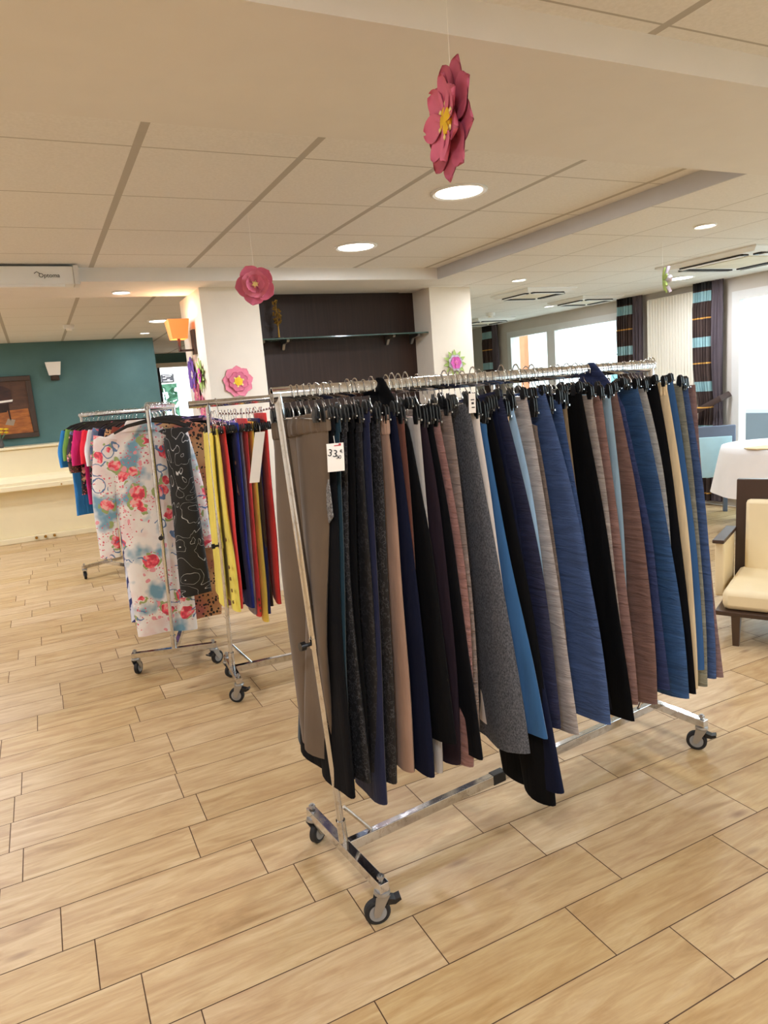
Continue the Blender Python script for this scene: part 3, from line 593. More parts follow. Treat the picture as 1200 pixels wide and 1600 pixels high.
def rack(label, A, B, a0, b0, ztop, half=.235, zb=.115, swiv=(0, 0, 0, 0), knob=True, ext=.03, mid=True, rz_=.018):
    A, B, a0, b0 = Vector(A), Vector(B), Vector(a0), Vector(b0)
    o = thing('clothes_rack', label, 'clothes rack', (a0.x, a0.y, 0)); O = Vector((a0.x, a0.y, 0))
    L3 = lambda v, z: Vector((v.x - O.x, v.y - O.y, z))
    d = (B - A).normalized(); bd = (b0 - a0).normalized(); n = Vector((-bd.y, bd.x))
    A3, B3 = L3(A, ztop), L3(B, ztop)
    # oval rail, hollow at the ends
    def oval(P0, P1, ry, rz, name, m):
        t = (P1 - P0).normalized(); q = Vector((-t.y, t.x, 0)).normalized(); rings = []
        for P, k in ((P0 + t * .03, .86), (P0, .86), (P0, 1), (P1, 1), (P1, .86), (P1 - t * .03, .86)):
            rings.append([tuple(P + q * (ry * k * math.cos(u)) + Vector((0, 0, rz * k * math.sin(u)))) for u in [2 * PI * i / 18 for i in range(18)]])
        return MB().loft(rings).build(name, m, o, 40)
    d3 = Vector((d.x, d.y, 0)); oval(A3 - d3 * ext, B3 + d3 * ext, .012, rz_, 'rail', M['chrome'])
    for P, Q in ((A, a0), (B, b0)):
        top = L3(P, ztop - .005); bot = L3(Q, zb + .015); mid_ = bot.lerp(top, .48)
        MB().tube([mid_, top + Vector((0, 0, .010))], .0125, 14).tube([mid_ - (top - bot) * .01, mid_ + (top - bot) * .012], .0145, 14).build('upper_post', M['chrome'], o, 40)
        MB().tube([bot, mid_ + (top - bot) * .01], .0105, 14).build('lower_post', M['chrome'], o, 40)
        if knob:
            side = -d3; k0 = mid_ + side * .012
            MB().tube([k0, k0 + side * .02], .006, 8).tube([k0 + side * .018, k0 + side * .034], .013, 10).build('locking_knob', M['black'], o, 40)
        c = L3(Q, zb); a = math.atan2(n.y, n.x)
        MB().box(c, (half * 2, .030, .030), a).build('base_bar', M['chrome'], o, None, bevel=.002)
        for sgn in (-1, 1):
            e = c + Vector((n.x, n.y, 0)) * (half - .018) * sgn
            i = (0 if Q is a0 else 2) + (0 if sgn < 0 else 1); caster(o, e.x, e.y, zb - .015, swiv[i], brake=(i in (0, 2)))
        MB().tube([c + Vector((bd.x, bd.y, 0)) * (.0 if Q is a0 else 0) + Vector((0, 0, .012)), bot.lerp(top, .055) + Vector((0, 0, 0))], .015, 10).build('socket', M['chrome'], o, 40)
    m3 = [L3(a0, zb - .004), L3(b0, zb - .004)]; dirb = Vector((bd.x, bd.y, 0)); c = (m3[0] + m3[1]) / 2; ln = (b0 - a0).length - .03
    MB().box(c, (ln, .026, .034), math.atan2(bd.y, bd.x)).build('base_rail', M['chrome'], o, None, bevel=.002)
    if mid:
        MB().box(m3[0].lerp(m3[1], .42), (.055, .030, .038), math.atan2(bd.y, bd.x)).build('rail_joint', M['black'], o, None, bevel=.002)
    for s_, P in ((1, m3[0]), (-1, m3[1])):
        MB().tube([P + dirb * s_ * .10 + Vector((0, 0, .015)), P + dirb * s_ * .012 + Vector((0, 0, .13))], .006, 8).build('brace', M['chrome'], o, 40)
    return o
RA, RB = (.605, 1.834), (2.165, 2.032)
rack('long chrome clothes rack in the foreground full of trousers', (.590, 1.834), RB, (.655, 1.845), (2.115, 1.992), 1.487, rz_=.022, ext=.018, swiv=(2.9, .6, 2.2, 1.2))
rack('chrome rack carrying the long patterned dresses', (.545, 3.95), (.880, 5.12), (.517, 3.99), (.860, 5.15), 1.485, swiv=(.5, 1.0, 0, 0), ext=.015, mid=False)
rack('chrome rack of yellow, blue and red trousers between the other racks', (.755, 3.45), (2.36, 3.37), (.728, 3.50), (2.34, 3.38), 1.480, half=.19, swiv=(2.6, .4, 0, 0), ext=.09, mid=False)
rack('farthest chrome rack in front of the cream piano', (.975, 5.70), (.370, 6.90), (.975, 5.72), (.395, 6.88), 1.465, swiv=(0, 0, 1.2, 1.6), ext=.02, mid=False, knob=False)
# ------------------------------------------------------------------ garments
def lag(z, pts):
    if len(pts) > 3:
        pts = sorted(pts, key=lambda p: -p[1])
        if z >= pts[0][1]: return pts[0][0]
        for (ya, za), (yb, zb) in zip(pts, pts[1:]):
            if z >= zb: t = (za - z) / (za - zb); return ya + (yb - ya) * t
        return pts[-1][0]
    (y0, z0), (y1, z1), (y2, z2) = pts
    return y0 * (z - z1) * (z - z2) / ((z0 - z1) * (z0 - z2)) + y1 * (z - z0) * (z - z2) / ((z1 - z0) * (z1 - z2)) + y2 * (z - z0) * (z - z1) / ((z2 - z0) * (z2 - z1))
def trousers(label, group, loc, rz, m, front, back, th=.013, seed=0, band=True, ruffle=0.0, bandm=None, shift=0.0, fold=.004, open_leg=False, name='trousers'):
    """front/back: three (distance from the rail, height) points; local -y is towards the viewer's side; x is thickness"""
    rg = random.Random(seed); ztop = loc[2]; NV, NK = 22, 18; mb = MB(); ph = rg.random() * 6; kk = rg.uniform(26, 40) if fold < .0085 else 30
    f3 = [(-a, z) for a, z in front]; b3 = [(a, z) for a, z in back]
    yc0, yc1 = (f3[0][0] + b3[0][0]) / 2, (f3[-1][0] + b3[-1][0]) / 2 + rg.uniform(-.02, .02)
    lean = rg.uniform(-.006, .006) + shift
    for leg in (0, 1):
        rings = []
        for i in range(NV + 1):
            v = i / NV; vv = v if len(f3) < 4 else v ** 1.5; zf = f3[0][1] + (f3[-1][1] - f3[0][1]) * vv; zb = b3[0][1] + (b3[-1][1] - b3[0][1]) * vv
            yf, yb = lag(zf, f3), lag(zb, b3); yc = yc0 + (yc1 - yc0) * v; zc = (zf + zb) / 2
            ov = .012 * (1 - v)
            if leg == 0: ya, za, ye, ze = yf, zf, yc + ov, zc
            else: ya, za, ye, ze = yc - ov, zc, yb, zb
            gap = max(0, v - .25) * .010; T = th * (.62 + .55 * v) * (1 if leg == 0 else .9); dx = lean * v * 3 + (gap if leg else -gap) * .6
            ring = []
            for k in range(NK):
                a = 2 * PI * k / NK; u = .5 - .5 * math.cos(a); y = ya + (ye - ya) * u; z = za + (ze - za) * u
                x = T * math.copysign(abs(math.sin(a)) ** .7, math.sin(a)) + fold * (.4 + v) * math.sin(kk * y + ph + 2.2 * v) + .0016 * math.sin(9 * v + ph + 9 * y)
                wob = .0012 * math.sin(12 * v + ph * 2)
                ring.append((x + dx, y + wob, z - ztop - (.008 * math.sin(u * PI) * v)))
            rings.append(ring)
        mb.loft(rings)
    o = mb.build(name, m, None, 60, loc=loc, rz=rz); tag(o, label, 'trousers', group)
    if band:
        rings = []; nb = 120 if ruffle else 34
        for dz, sc_ in ((.004, .8), (.0, 1.05), (-.014, 1.18), (-.030, 1.08), (-.034, .9)) if not ruffle else ((.012, .8), (.008, 1.3), (-.014, 1.75), (-.034, 1.7), (-.040, 1.3)):
            ring = []
            for k in range(nb):
                a = 2 * PI * k / nb; u = .5 - .5 * math.cos(a); y = f3[0][0] - .002 + (b3[0][0] - f3[0][0] + .004) * u; z = f3[0][1] + (b3[0][1] - f3[0][1]) * u
                x = th * .72 * sc_ * math.copysign(abs(math.sin(a)) ** .7, math.sin(a)) + fold * .4 * math.sin(kk * y + ph) + (ruffle * .5 * math.sin(k * 1.57) if ruffle else .0012 * math.sin(k * 2.9))
                ring.append((x, y, z - ztop + dz))
            rings.append(ring)
        MB().loft(rings).build('waistband', bandm or m, o, 60)
    return o
# hanger with two clips: origin on the rail axis, local y across
def make_hanger(drop, hw, loc, rz, label, group):
    mb = MB(); R = .024
    pts = [(0, R * math.cos(a) * .75, R * math.sin(a)) for a in [math.radians(q) for q in range(200, -31, -21)]]
    pts += [(0, .012, -.030), (0, 0, -.045), (0, 0, -drop)]
    mb.tube(pts, .0016, 6); mb.tube([(0, -hw, -drop - .004), (0, -hw * .3, -drop), (0, hw * .3, -drop), (0, hw, -drop - .004)], .0022, 6)
    o = mb.build('trouser_hanger', M['chrome'], None, 60, loc=loc, rz=rz); tag(o, label, 'hanger', group)
    for s_ in (-1, 1):
        y = s_ * (hw - .022); c = MB()
        for x in (-.005, .005): c.loft([[(x + q, y + a, b - drop) for a, b in ((-.007, -.012), (.007, -.012), (.011, .002), (.008, .022), (0, .028), (-.008, .022), (-.011, .002))] for q in (-.0022, .0022)])
        c.tube([(-.008, y, -drop - .002), (.008, y, -drop - .002)], .007, 8); c.build('clip', M['black'], o, 40)
    return o
d_ = Vector((RB[0] - RA[0], RB[1] - RA[1])).normalized(); A_ = Vector((.59, 1.832)); T_ = Vector((.9921, .1259)); RZ = math.atan2(T_.y, T_.x); ZR = 1.487
hang0 = make_hanger(.065, .165, (0, 0, 0), RZ, 'steel clip hanger with black clips on the foreground trouser rack', 'clip hangers on the foreground rack')
used = [False]
def hang(A, T, s, zr, rz, ztop, label=None, group=None, src=hang0):
    P = A + T * s; L = (P.x, P.y, zr)
    if src is hang0 and not used[0]: used[0] = True; hang0.location = L; return hang0
    return dup(src, L, rz, label, group)
G1 = 'trousers on the foreground rack'
cols = {}
F = lambda n, *c: cols.setdefault(n, fabric(n, S(*c))); K = lambda n, *c: cols.setdefault(n, crinkle(n, S(*c)))
oliv = fabric('olive_velour', S(98, 82, 66), .8, .1); blk = fabric('black_cloth', S(15, 15, 18)); blk2 = fabric('matte_black_cloth', S(11, 11, 13)); nav = fabric('navy_cloth', S(28, 32, 60)); nav2 = fabric('deep_navy_cloth', S(18, 22, 42))
spk = speckle('speckled_black_cloth', S(13, 13, 15), S(74, 72, 76), 75); spk2 = speckle('charcoal_print_cloth', S(15, 14, 16), S(52, 50, 54), 55)
hea = heather('heather_grey_cloth', S(52, 53, 58), S(100, 102, 108))
TR = [
('olive_', 0.058, .15, 1.427, .11, 1.174, -.005, .398, oliv, 'olive brown velour trousers with elastic waist at the near end of the rack'),
('', .077, .15, 1.42, .122, 1.081, .10, .325, blk, 'black trousers carrying the white handwritten price tag'),
('', .096, .15, 1.414, .113, 1.079, .075, .339, F('dark_teal_cloth', 24, 50, 62), 'dark teal trousers just behind the price-tagged black pair'),
('', .116, .15, 1.413, .101, .983, .105, .355, spk, 'black trousers with fine grey speckle, first of three speckled pairs'),
('', .138, .15, 1.418, .113, .978, .091, .357, blk2, 'plain black trousers between the first two speckled pairs'),
('', .162, .15, 1.408, .12, .974, .073, .352, spk2, 'dark charcoal printed trousers, middle of three speckled pairs'),
('', .189, .15, 1.43, .122, .968, .09, .253, nav, 'navy trousers hanging longest at the left, beside the speckled pairs'),
('', .217, .15, 1.402, .148, .966, .11, .32, spk, 'speckled black trousers between the navy and the tan pair'),
('', .243, .15, 1.40, .156, .963, .148, .358, F('tan_brown_cloth', 152, 122, 104), 'tan brown trousers between speckled black and dark navy'),
('', .271, .15, 1.415, .19, .962, .202, .354, nav2, 'dark navy trousers to the right of the tan brown pair'),
('', .298, .15, 1.395, .165, .992, .12, .557, F('rust_cloth', 104, 62, 50), 'rust brown trousers mostly hidden left of the peaked black pair'),
('peak', .326, .15, 1.470, .207, 1.027, .256, .464, blk2, 'black trousers whose corner peaks up over the rail'),
('', .350, .15, 1.39, .174, .942, .172, .334, F('pale_grey_cloth', 176, 170, 164), 'pale grey trousers showing only at the hem below the peaked black pair'),
('', .371, .15, 1.38, .193, 1.017, .195, .35, F('plum_black_cloth', 40, 30, 38), 'plum black trousers right of the peaked black pair'),
('', .394, .15, 1.387, .205, 1.014, .273, .39, blk, 'black trousers left of the dusty rose pair'),
('k', .420, .15, 1.379, .223, 1.012, .223, .346, K('dusty_rose_crinkle', 146, 108, 102), 'dusty rose brown crinkled trousers left of the taupe pair'),
('k', .462, .15, 1.402, .195, .999, .199, .364, K('taupe_crinkle', 140, 124, 114), 'taupe trousers between dusty rose and heather grey'),
('wide', .535, .15, 1.417, .23, .99, .311, .371, hea, 'heather charcoal grey trousers with both legs showing and a small tag'),
('', .568, .15, 1.386, .208, .981, .301, .417, F('off_white_cloth', 228, 216, 204), 'off-white trousers right of the heather grey pair'),
('', .597, .15, 1.349, .22, .977, .355, .422, F('ocean_blue_cloth', 50, 94, 140), 'ocean blue trousers right of the off-white pair'),
('long', .618, .15, 1.395, .247, .977, .333, .177, blk2, 'longest black trousers reaching almost to the base rail'),
('long', .640, .15, 1.40, .232, .971, .365, .231, nav2, 'very long deep navy trousers hanging below all the others'),
('k', .660, .15, 1.446, .265, 1.012, .331, .419, K('ink_navy_crinkle', 36, 40, 68), 'ink navy trousers between ocean blue and the stone pair'),
('', .684, .15, 1.359, .219, 1.081, .226, .461, F('sand_cloth', 206, 178, 144), 'sand coloured trousers hung low between navy and sky blue'),
('', .710, .15, 1.396, .228, .998, .215, .463, F('sky_blue_cloth', 150, 182, 210), 'sky blue trousers left of the stone grey pair'),
('k', .765, .15, 1.422, .236, .987, .331, .371, K('stone_crinkle', 176, 166, 160), 'stone grey checked crinkle trousers left of the bright denim pair'),
('k', .806, .15, 1.324, .196, 1.057, .253, .384, K('mud_taupe_crinkle', 118, 104, 94), 'mud taupe trousers hung lower beside the stone grey pair'),
('k', .845, .15, 1.445, .291, .98, .393, .40, K('denim_crinkle', 66, 88, 132), 'bright denim blue crinkled trousers flaring widest mid-rack'),
('', .872, .15, 1.375, .256, .972, .38, .437, blk, 'black trousers tucked behind the bright denim blue crinkled pair'),
('k', .918, .15, 1.399, .205, 1.124, .31, .432, K('blue_crinkle', 60, 84, 128), 'narrow blue crinkled trousers hidden behind the flaring denim pair'),
('', .945, .15, 1.385, .18, 1.121, .27, .422, F('khaki_cloth', 132, 112, 84), 'khaki trousers barely visible left of the wide black pair'),
('', 1.016, .15, 1.429, .238, .941, .335, .326, blk2, 'wide plain black trousers right of the flaring denim pair'),
('k', 1.068, .15, 1.403, .201, 1.01, .255, .374, K('mushroom_crinkle', 168, 156, 148), 'mushroom grey crinkled trousers right of the wide black pair'),
('k', 1.116, .15, 1.397, .218, .92, .283, .337, K('mauve_brown_crinkle', 136, 104, 96), 'mauve brown crinkled trousers left of the pale blue sliver'),
('', 1.160, .15, 1.40, .175, 1.176, .19, .38, F('pale_blue_cloth', 140, 168, 186), 'pale blue trousers visible as a sliver between two mauve pairs'),
('k', 1.192, .15, 1.411, .202, 1.173, .287, .308, K('cocoa_crinkle', 120, 92, 84), 'cocoa brown crinkled trousers left of the peaked dark blue pair'),
('peakk', 1.241, .15, 1.470, .243, .90, .307, .352, K('dark_denim_crinkle', 44, 56, 98), 'dark blue crinkled trousers whose corner peaks above the rail'),
('k', 1.306, .15, 1.419, .254, .977, .341, .312, K('steel_blue_crinkle', 50, 84, 128), 'steel blue crinkled trousers right of the peaked dark blue pair'),
('k', 1.352, .15, 1.407, .205, 1.197, .23, .37, K('silver_crinkle', 168, 166, 160), 'silver grey crinkled trousers between steel blue and black'),
('', 1.414, .15, 1.439, .242, .868, .306, .287, blk, 'black trousers left of the cream pair near the far end'),
('', 1.468, .15, 1.417, .239, .877, .278, .283, F('cream_cloth', 226, 204, 164), 'cream trousers with elastic waist near the far end'),
('', 1.506, .15, 1.429, .235, .851, .267, .338, F('royal_blue_cloth', 48, 88, 140), 'royal blue trousers right of the cream pair'),
('k', 1.562, .15, 1.411, .226, .836, .265, .261, K('sage_crinkle', 140, 138, 120), 'sage grey crinkled trousers near the far end'),
('k', 1.600, .15, 1.399, .224, .923, .27, .28, K('mid_denim_crinkle', 66, 90, 136), 'denim blue trousers between sage and the last mauve pair'),
('k', 1.645, .15, 1.40, .208, .816, .275, .275, K('mauve_crinkle', 140, 112, 108), 'mauve crinkled trousers at the far right end of the rack')]
tro = {}
for i, (fl_, s, o0, z0, o1, z1, o2, z2, m, lab) in enumerate(TR):
    P = A_ + T_ * min(s, 1.60 + (s - 1.6) * .3 if s > 1.6 else s); zt = z0 if 'peak' not in fl_ else 1.44; bz = 1.40 + .012 * math.sin(i * 2.1)
    fr = [(o0, z0), (o1, z1), (o2, z2)]
    if 'peak' in fl_: fr = [(.012, 1.515), (.085, 1.44), (.14, 1.36), (o1, z1), (o2, z2)]
    wd = .40 + .02 * math.sin(i * 3.7); bo = max(.14, wd - o2 - .04)
    bk_ = [(.15, bz), (.155, .9), (bo, z2 + .005 + .012 * math.sin(i))]
    if 'peak' in fl_: bk_ = [(.012, 1.515), (.085, 1.42), (.13, 1.34), (.15, .9), (bo, z2)]
    if fl_ == 'long': bk_ = [(.13, 1.39), (.02, .9), (-.16 if i == 21 else -.10, z2 + .02)]
    if fl_ == 'olive_': bk_ = [(.17, 1.40), (.21, .95), (.24, .42)]
    s_eff = s if s <= 1.6 else s
    P = A_ + T_ * s
    tro[i] = trousers(lab, G1, (P.x, P.y, zt), RZ, m, fr, bk_, th=.017 if fl_ in ('wide', 'olive_') else .0135, seed=i, band='peak' not in fl_, ruffle=.005 if i in (0, 8, 40, 23) else 0.0, fold=.0115 if fl_ == 'olive_' else .009 if fl_ == 'wide' else (.002 if 'k' in fl_ else .0035))
    hl = 'hanger of the ' + lab; hl = hl if len(hl.split()) <= 16 else ' '.join(hl.split()[:16])
    if i == 0: hang0['label'] = hl
    hg = hang(A_, T_, s if s < 1.585 else 1.572 + (s - 1.585) * .4, ZR, RZ + (.02 * math.sin(i * 5)), z0, hl, 'hangers of the foreground trousers')
    if i: hg.scale = (1, 1, max(.85, min(1.7, (ZR - z0 - .004) / .065)))
for k in range(26): hang(A_, T_, (.040, .145, .33, .44, .49, .735, .79, .89, .97, 1.04, 1.14, 1.22, 1.38, 1.53, .12, .23, .505, .555, .83, .955, .99, 1.09, 1.27, 1.33, 1.43, 1.49)[k], ZR, RZ + .15 * math.sin(k * 2.3), 0, 'spare clip hanger squeezed between trousers on the foreground rack', 'spare clip hangers on the foreground rack').scale = (1, .9, 1)
# tags and small marks on the front trousers
def at_rail(s, off, z): n = Vector((-T_.y, T_.x)); P = A_ + T_ * s - n * off; return Vector((P.x, P.y, z))
def paper_tag(label, p, w, h, rz, tilt=0.0, curve=.006, group=None):
    o = thing('price_tag', label, 'tag', p, rz); n = 6; vs = []
    for i in range(n + 1):
        z = -h * i / n; cx = curve * math.sin(PI * i / n); x = tilt * z
        vs += [(x - w / 2, cx, z), (x + w / 2, cx, z)]
    b = len(vs); vs += [(x, y + .0008, z) for x, y, z in vs]; fs = [(2 * i, 2 * i + 1, 2 * i + 3, 2 * i + 2) for i in range(n)]; fs += [tuple(b + q for q in reversed(f)) for f in fs]
    MB().add(vs, fs).build('paper', M['paper'], o, None); MB().tube([(0, 0, -.004), (0, .01, .018)], .0007, 4).build('string', M['paper'], o)
    return o
tg = paper_tag('white price tag with handwritten price on the black trousers', at_rail(.062, .175, 1.355), .044, .072, RZ - .35, .04, -.003)
text('33,', .026, M['ink'], tg, (-.006, -.0035, -.026), (PI / 2, .25, 0), 'handwriting'); text('50', .014, M['ink'], tg, (.006, -.0035, -.036), (PI / 2, .1, 0), 'handwriting'); text('€', .012, M['ink'], tg, (.014, -.0035, -.022), (PI / 2, 0, 0), 'handwriting')
MB().box((.006, -.002, -.006), (.018, .0008, .002)).box((.012, -.002, -.003), (.006, .0008, .004)).build('red_mark', plain('red_ink', S(190, 60, 70), .6), tg, None)
tg = paper_tag('small white tag clipped on the heather grey trousers', at_rail(.535, .165, 1.448), .020, .056, RZ - .5, .03, -.001)
MB().box((0, -.0025, -.018), (.010, .0006, .003)).box((0, -.0025, -.028), (.007, .0006, .006)).box((.001, -.0025, -.040), (.009, .0006, .003)).build('print', M['ink'], tg, None)
paper_tag('long blank white tag beside the olive brown trousers', at_rail(.03, -.215, 1.385), .030, .15, RZ - .5, .22, -.004)
# check patch and white mark on the tagged black trousers
mk = heather('check_patch', S(60, 58, 58), S(150, 148, 146)); MB().loft([[(x, y, z) for y, z in ((-.13, -.16), (-.105, -.20), (-.11, -.28), (-.135, -.26))] for x in (-.020, -.0165)]).build('check_pocket', mk, tro[1], None)
MB().tube([(-.02, -.10, -.262), (-.021, -.094, -.252), (-.021, -.088, -.262), (-.02, -.092, -.270)], .002, 5).build('white_emblem', M['paper'], tro[1])
# ------------------------------------------------------------------ rack of coloured trousers
A3 = Vector((.72, 3.452)); T3 = Vector((.9988, -.0498)); R3 = math.atan2(T3.y, T3.x); G3 = 'coloured trousers on the middle rack'
o = thing('hanger_bar', 'curved ribbon-wrapped bar hung by two hooks under the middle rail', 'hanging bar', (A3.x, A3.y, 1.48), R3)
bar = [(.07 + .30 * k / 10, -.05, -.050 - .016 * math.sin(PI * k / 10) + .012 * k / 10) for k in range(11)]
MB().tube(bar, .0045, 8).build('bar', zebra('ribbon_wrap', S(230, 226, 220), S(110, 70, 60), 22, (0, 0, 0), 1), o)
for x in (.075, .36): MB().tube([(x, -.012, .0), (x, -.008, .022), (x, .010, .022), (x, .013, 0)], .002, 6).tube([(x, -.012, 0), (x, -.03, -.03), (x, -.05, -.05)], .002, 6).build('hook', M['chrome'], o)
yel = F('lemon_cloth', 232, 214, 96); red = F('coral_red_cloth', 226, 66, 66); blu = F('cobalt_cloth', 26, 46, 136); lil = F('lilac_grey_cloth', 158, 148, 158); ywo = F('amber_yellow_cloth', 240, 208, 96); crl = F('coral_cloth', 240, 82, 84); nv3 = F('dark_blue_cloth', 24, 32, 88); brn = F('dark_brown_cloth', 70, 56, 46)
TC = [(.030, .05, 1.335, .0, .94, -.06, .44, yel, 'pale yellow trousers at the left end of the ribbon bar'),
(.050, .10, 1.353, .075, .95, .06, .44, yel, 'lemon yellow trousers with brass eyelets down the hem'),
(.085, .10, 1.362, .09, .954, -.01, .433, red, 'red trousers between lemon yellow and cobalt blue'),
(.112, .08, 1.365, .0, .95, -.05, .52, blk2, 'black trousers between the red and the cobalt blue pair'),
(.142, .12, 1.375, .06, .93, .0, .428, blu, 'cobalt blue trousers with a silver zip pocket'),
(.166, .08, 1.354, -.02, .754, -.08, .366, lil, 'lilac grey trousers right of the cobalt blue pair'),
(.192, .10, 1.391, .01, .921, -.06, .356, crl, 'coral trousers with small eyelets at the hem'),
(.221, .10, 1.373, -.0, .743, -.03, .329, ywo, 'amber yellow trousers right of the coral pair'),
(.238, .08, 1.373, -.0, .743, -.06, .40, brn, 'dark brown trousers beside the amber yellow pair'),
(.255, .10, 1.386, .016, .919, -.02, .374, nv3, 'dark blue trousers near the right end of the ribbon bar'),
(.285, .12, 1.41, .04, .908, -.01, .418, red, 'bright red trousers right end of the ribbon bar'),
(.40, .14, 1.38, .12, .9, .1, .45, blu, 'blue trousers hidden behind the olive brown pair'),
(.50, .14, 1.40, .12, .9, .1, .45, F('chambray_cloth', 74, 104, 150), 'chambray blue trousers glimpsed between the foreground hangers'),
(.62, .14, 1.39, .12, .9, .1, .45, F('light_wash_cloth', 150, 176, 206), 'light blue trousers glimpsed behind the speckled pairs'),
(.74, .14, 1.39, .12, .9, .1, .45, F('peach_cloth', 224, 178, 160), 'peach trousers glimpsed behind the foreground hangers'),
(.90, .14, 1.40, .12, .9, .1, .45, lil, 'grey trousers hidden behind the middle of the foreground rack'),
(1.10, .14, 1.40, .12, .9, .1, .45, brn, 'brown trousers hidden behind the far half of the foreground rack'),
(1.30, .14, 1.40, .12, .9, .1, .45, nav, 'navy trousers hidden at the far end of the middle rack')]
hang3 = None; t3 = []
for i, (s, o0, z0, o1, z1, o2, z2, m, lab) in enumerate(TC):
    P = A3 + T3 * s; bk_ = [(.34 - o0 - .10, z0), (.30 - o1, .9), (.32 - o2, z2 + .02)]
    q = trousers(lab, G3, (P.x, P.y, z0), R3, m, [(o0, z0), (o1, z1), (o2, z2)], bk_, th=.012, seed=50 + i, band=True, fold=.003); t3.append(q)
    if hang3 is None: hang3 = make_hanger(.075, .13, (P.x, P.y, 1.418 if s < .38 else 1.48), R3, 'thin hanger of the pale yellow trousers at the left end of the ribbon bar', 'hangers of the coloured trousers')
    else: dup(hang3, (P.x, P.y, 1.418 if s < .38 else 1.48), R3 + .1 * math.sin(i), ' '.join(('thin hanger of the ' + lab).split()[:16]), 'hangers of the coloured trousers')
for k in range(9): P = A3 + T3 * (.03 + .033 * k); dup(hang3, (P.x, P.y, 1.42), R3 + .35 * math.sin(k * 2), 'spare clip hanger crowded onto the ribbon bar of the middle rack', 'spare hangers on the ribbon bar')
eye = MB(); dk = plain('brass_eyelet', S(120, 96, 60), .4, .8)
for z in (-.56, -.70, -.76, -.82, -.88): eye.lathe([(.008, -.004), (.010, 0), (.008, .002)], 12, (-.014, -.045, z + .02), 'x')
eye.build('eyelets', dk, t3[1]); ey = MB()
for z in (-.93, -.96, -.99): ey.lathe([(.006, -.004), (.008, 0), (.006, .002)], 10, (-.012, .02, z), 'x')
ey.build('eyelets', dk, t3[6]); MB().tube([(-.016, -.01, -.26), (-.017, -.035, -.30), (-.016, -.05, -.35)], .003, 5).tube([(-.017, -.03, -.30), (-.018, -.03, -.34)], .002, 5).build('zip', M['cast'], t3[4]); MB().lathe([(.010, -.004), (.012, 0), (.001, .002)], 12, (-.014, -.04, -.19), 'x').build('button', M['cast'], t3[4])
# ------------------------------------------------------------------ tops and dresses
def garment(label, group, cat, name, loc, rz, m, sh=.20, hem=.22, L=.7, slv=.55, slw=.055, th=.02, seed=0, collar=False, cm=None, dropL=0.0):
    """hangs from its shoulders: origin at the neck, x thickness, y width"""
    rg = random.Random(seed); ph = rg.random() * 6; NK = 26; rings = []
    rows = [(0, .065), (-.012, .09), (-.035, sh * .75), (-.055, sh * .97), (-.10, sh * 1.0), (-.2, sh * .93)] + [(-.2 - (L - .2) * k / 12, sh * .93 + (hem - sh * .93) * k / 12) for k in range(1, 13)]
    for z, w_ in rows:
        v = -z / L; T = th * (.7 if z > -.06 else 1) * (1 + .35 * v); ring = []
        for k in range(NK):
            a = 2 * PI * k / NK; y = -w_ * math.cos(a); x = T * math.copysign(abs(math.sin(a)) ** .6, math.sin(a)) + .010 * v * math.sin(24 * y + ph) + .004 * math.sin(9 * v + 11 * y + ph)
            ring.append((x, y, z + .006 * math.sin(14 * y + ph) * v))
        rings.append(ring)
    o = MB().loft(rings).build(name, m, None, 60, loc=loc, rz=rz); tag(o, label, cat, group)
    if slv:
        for s_ in (-1, 1):
            pts, rs = [], []
            for k in range(10):
                v = k / 9; pts.append((.006 * math.sin(5 * v + ph + s_), s_ * (sh - .025 + .055 * math.sin(min(1, v * 1.5) * PI / 2) + .02 * v), -.055 - slv * v)); rs.append(slw * (1 - .22 * v))
            mb = MB(); rr = []
            for (x, y, z), r_ in zip(pts, rs): rr.append([(x + .38 * r_ * math.sin(a) + .003 * math.sin(3 * a + z * 20), y + r_ * math.cos(a), z + s_ * .02 * math.cos(a) * (z > -.1)) for a in [2 * PI * q / 14 for q in range(14)]])
            mb.loft(rr).build('sleeve', m, o, 60)
    if collar:
        rr = []
        for z, w_, t_x in ((-.03, .10, .030), (-.01, .085, .034), (.022, .070, .030), (.028, .062, .024)): rr.append([(t_x * math.sin(a), w_ * math.cos(a), z) for a in [2 * PI * q / 20 for q in range(20)]])
        MB().loft(rr).build('collar', cm or m, o, 60)
    return o
def shirt_hanger(loc, rz, label, group, m=None):
    mb = MB(); R = .024; pts = [(0, R * math.cos(a) * .75, R * math.sin(a)) for a in [math.radians(q) for q in range(200, -31, -21)]] + [(0, .012, -.03), (0, 0, -.045), (0, 0, -.075)]
    o = mb.tube(pts, .0016, 6).build('coat_hanger', M['chrome'], None, 60, loc=loc, rz=rz); tag(o, label, 'hanger', group)
    MB().tube([(0, -.19, -.125), (0, -.12, -.092), (0, 0, -.070), (0, .12, -.092), (0, .19, -.125)], [.006, .009, .011, .009, .006], 8, .6).build('shoulder_bar', m or M['black'], o, 60); return o
A2 = Vector((.545, 3.95)); T2 = Vector((.275, .9614)); R2 = math.atan2(T2.y, T2.x); G2 = 'dresses on the dress rack'
mF = floral('rose_floral_print', S(232, 226, 222), S(112, 156, 180), S(198, 56, 76), (8.6, .36)); mF2 = floral('blue_floral_print', S(40, 46, 110), S(30, 36, 90), S(190, 90, 130), (11, .25)); mL = leopard('leopard_print'); mS = swirl('black_swirl_print')
mZ = zebra('purple_zebra_print', S(150, 100, 110), S(46, 26, 40), 9, (1.3, .5, .2), 8); mBZ = zebra('blue_white_zebra_print', S(36, 50, 110), S(214, 218, 232), 11, (1.1, .4, 0), 6); mZ2 = zebra('violet_zebra_print', S(130, 96, 160), S(40, 24, 60), 12, (1.3, .6, .2), 8)
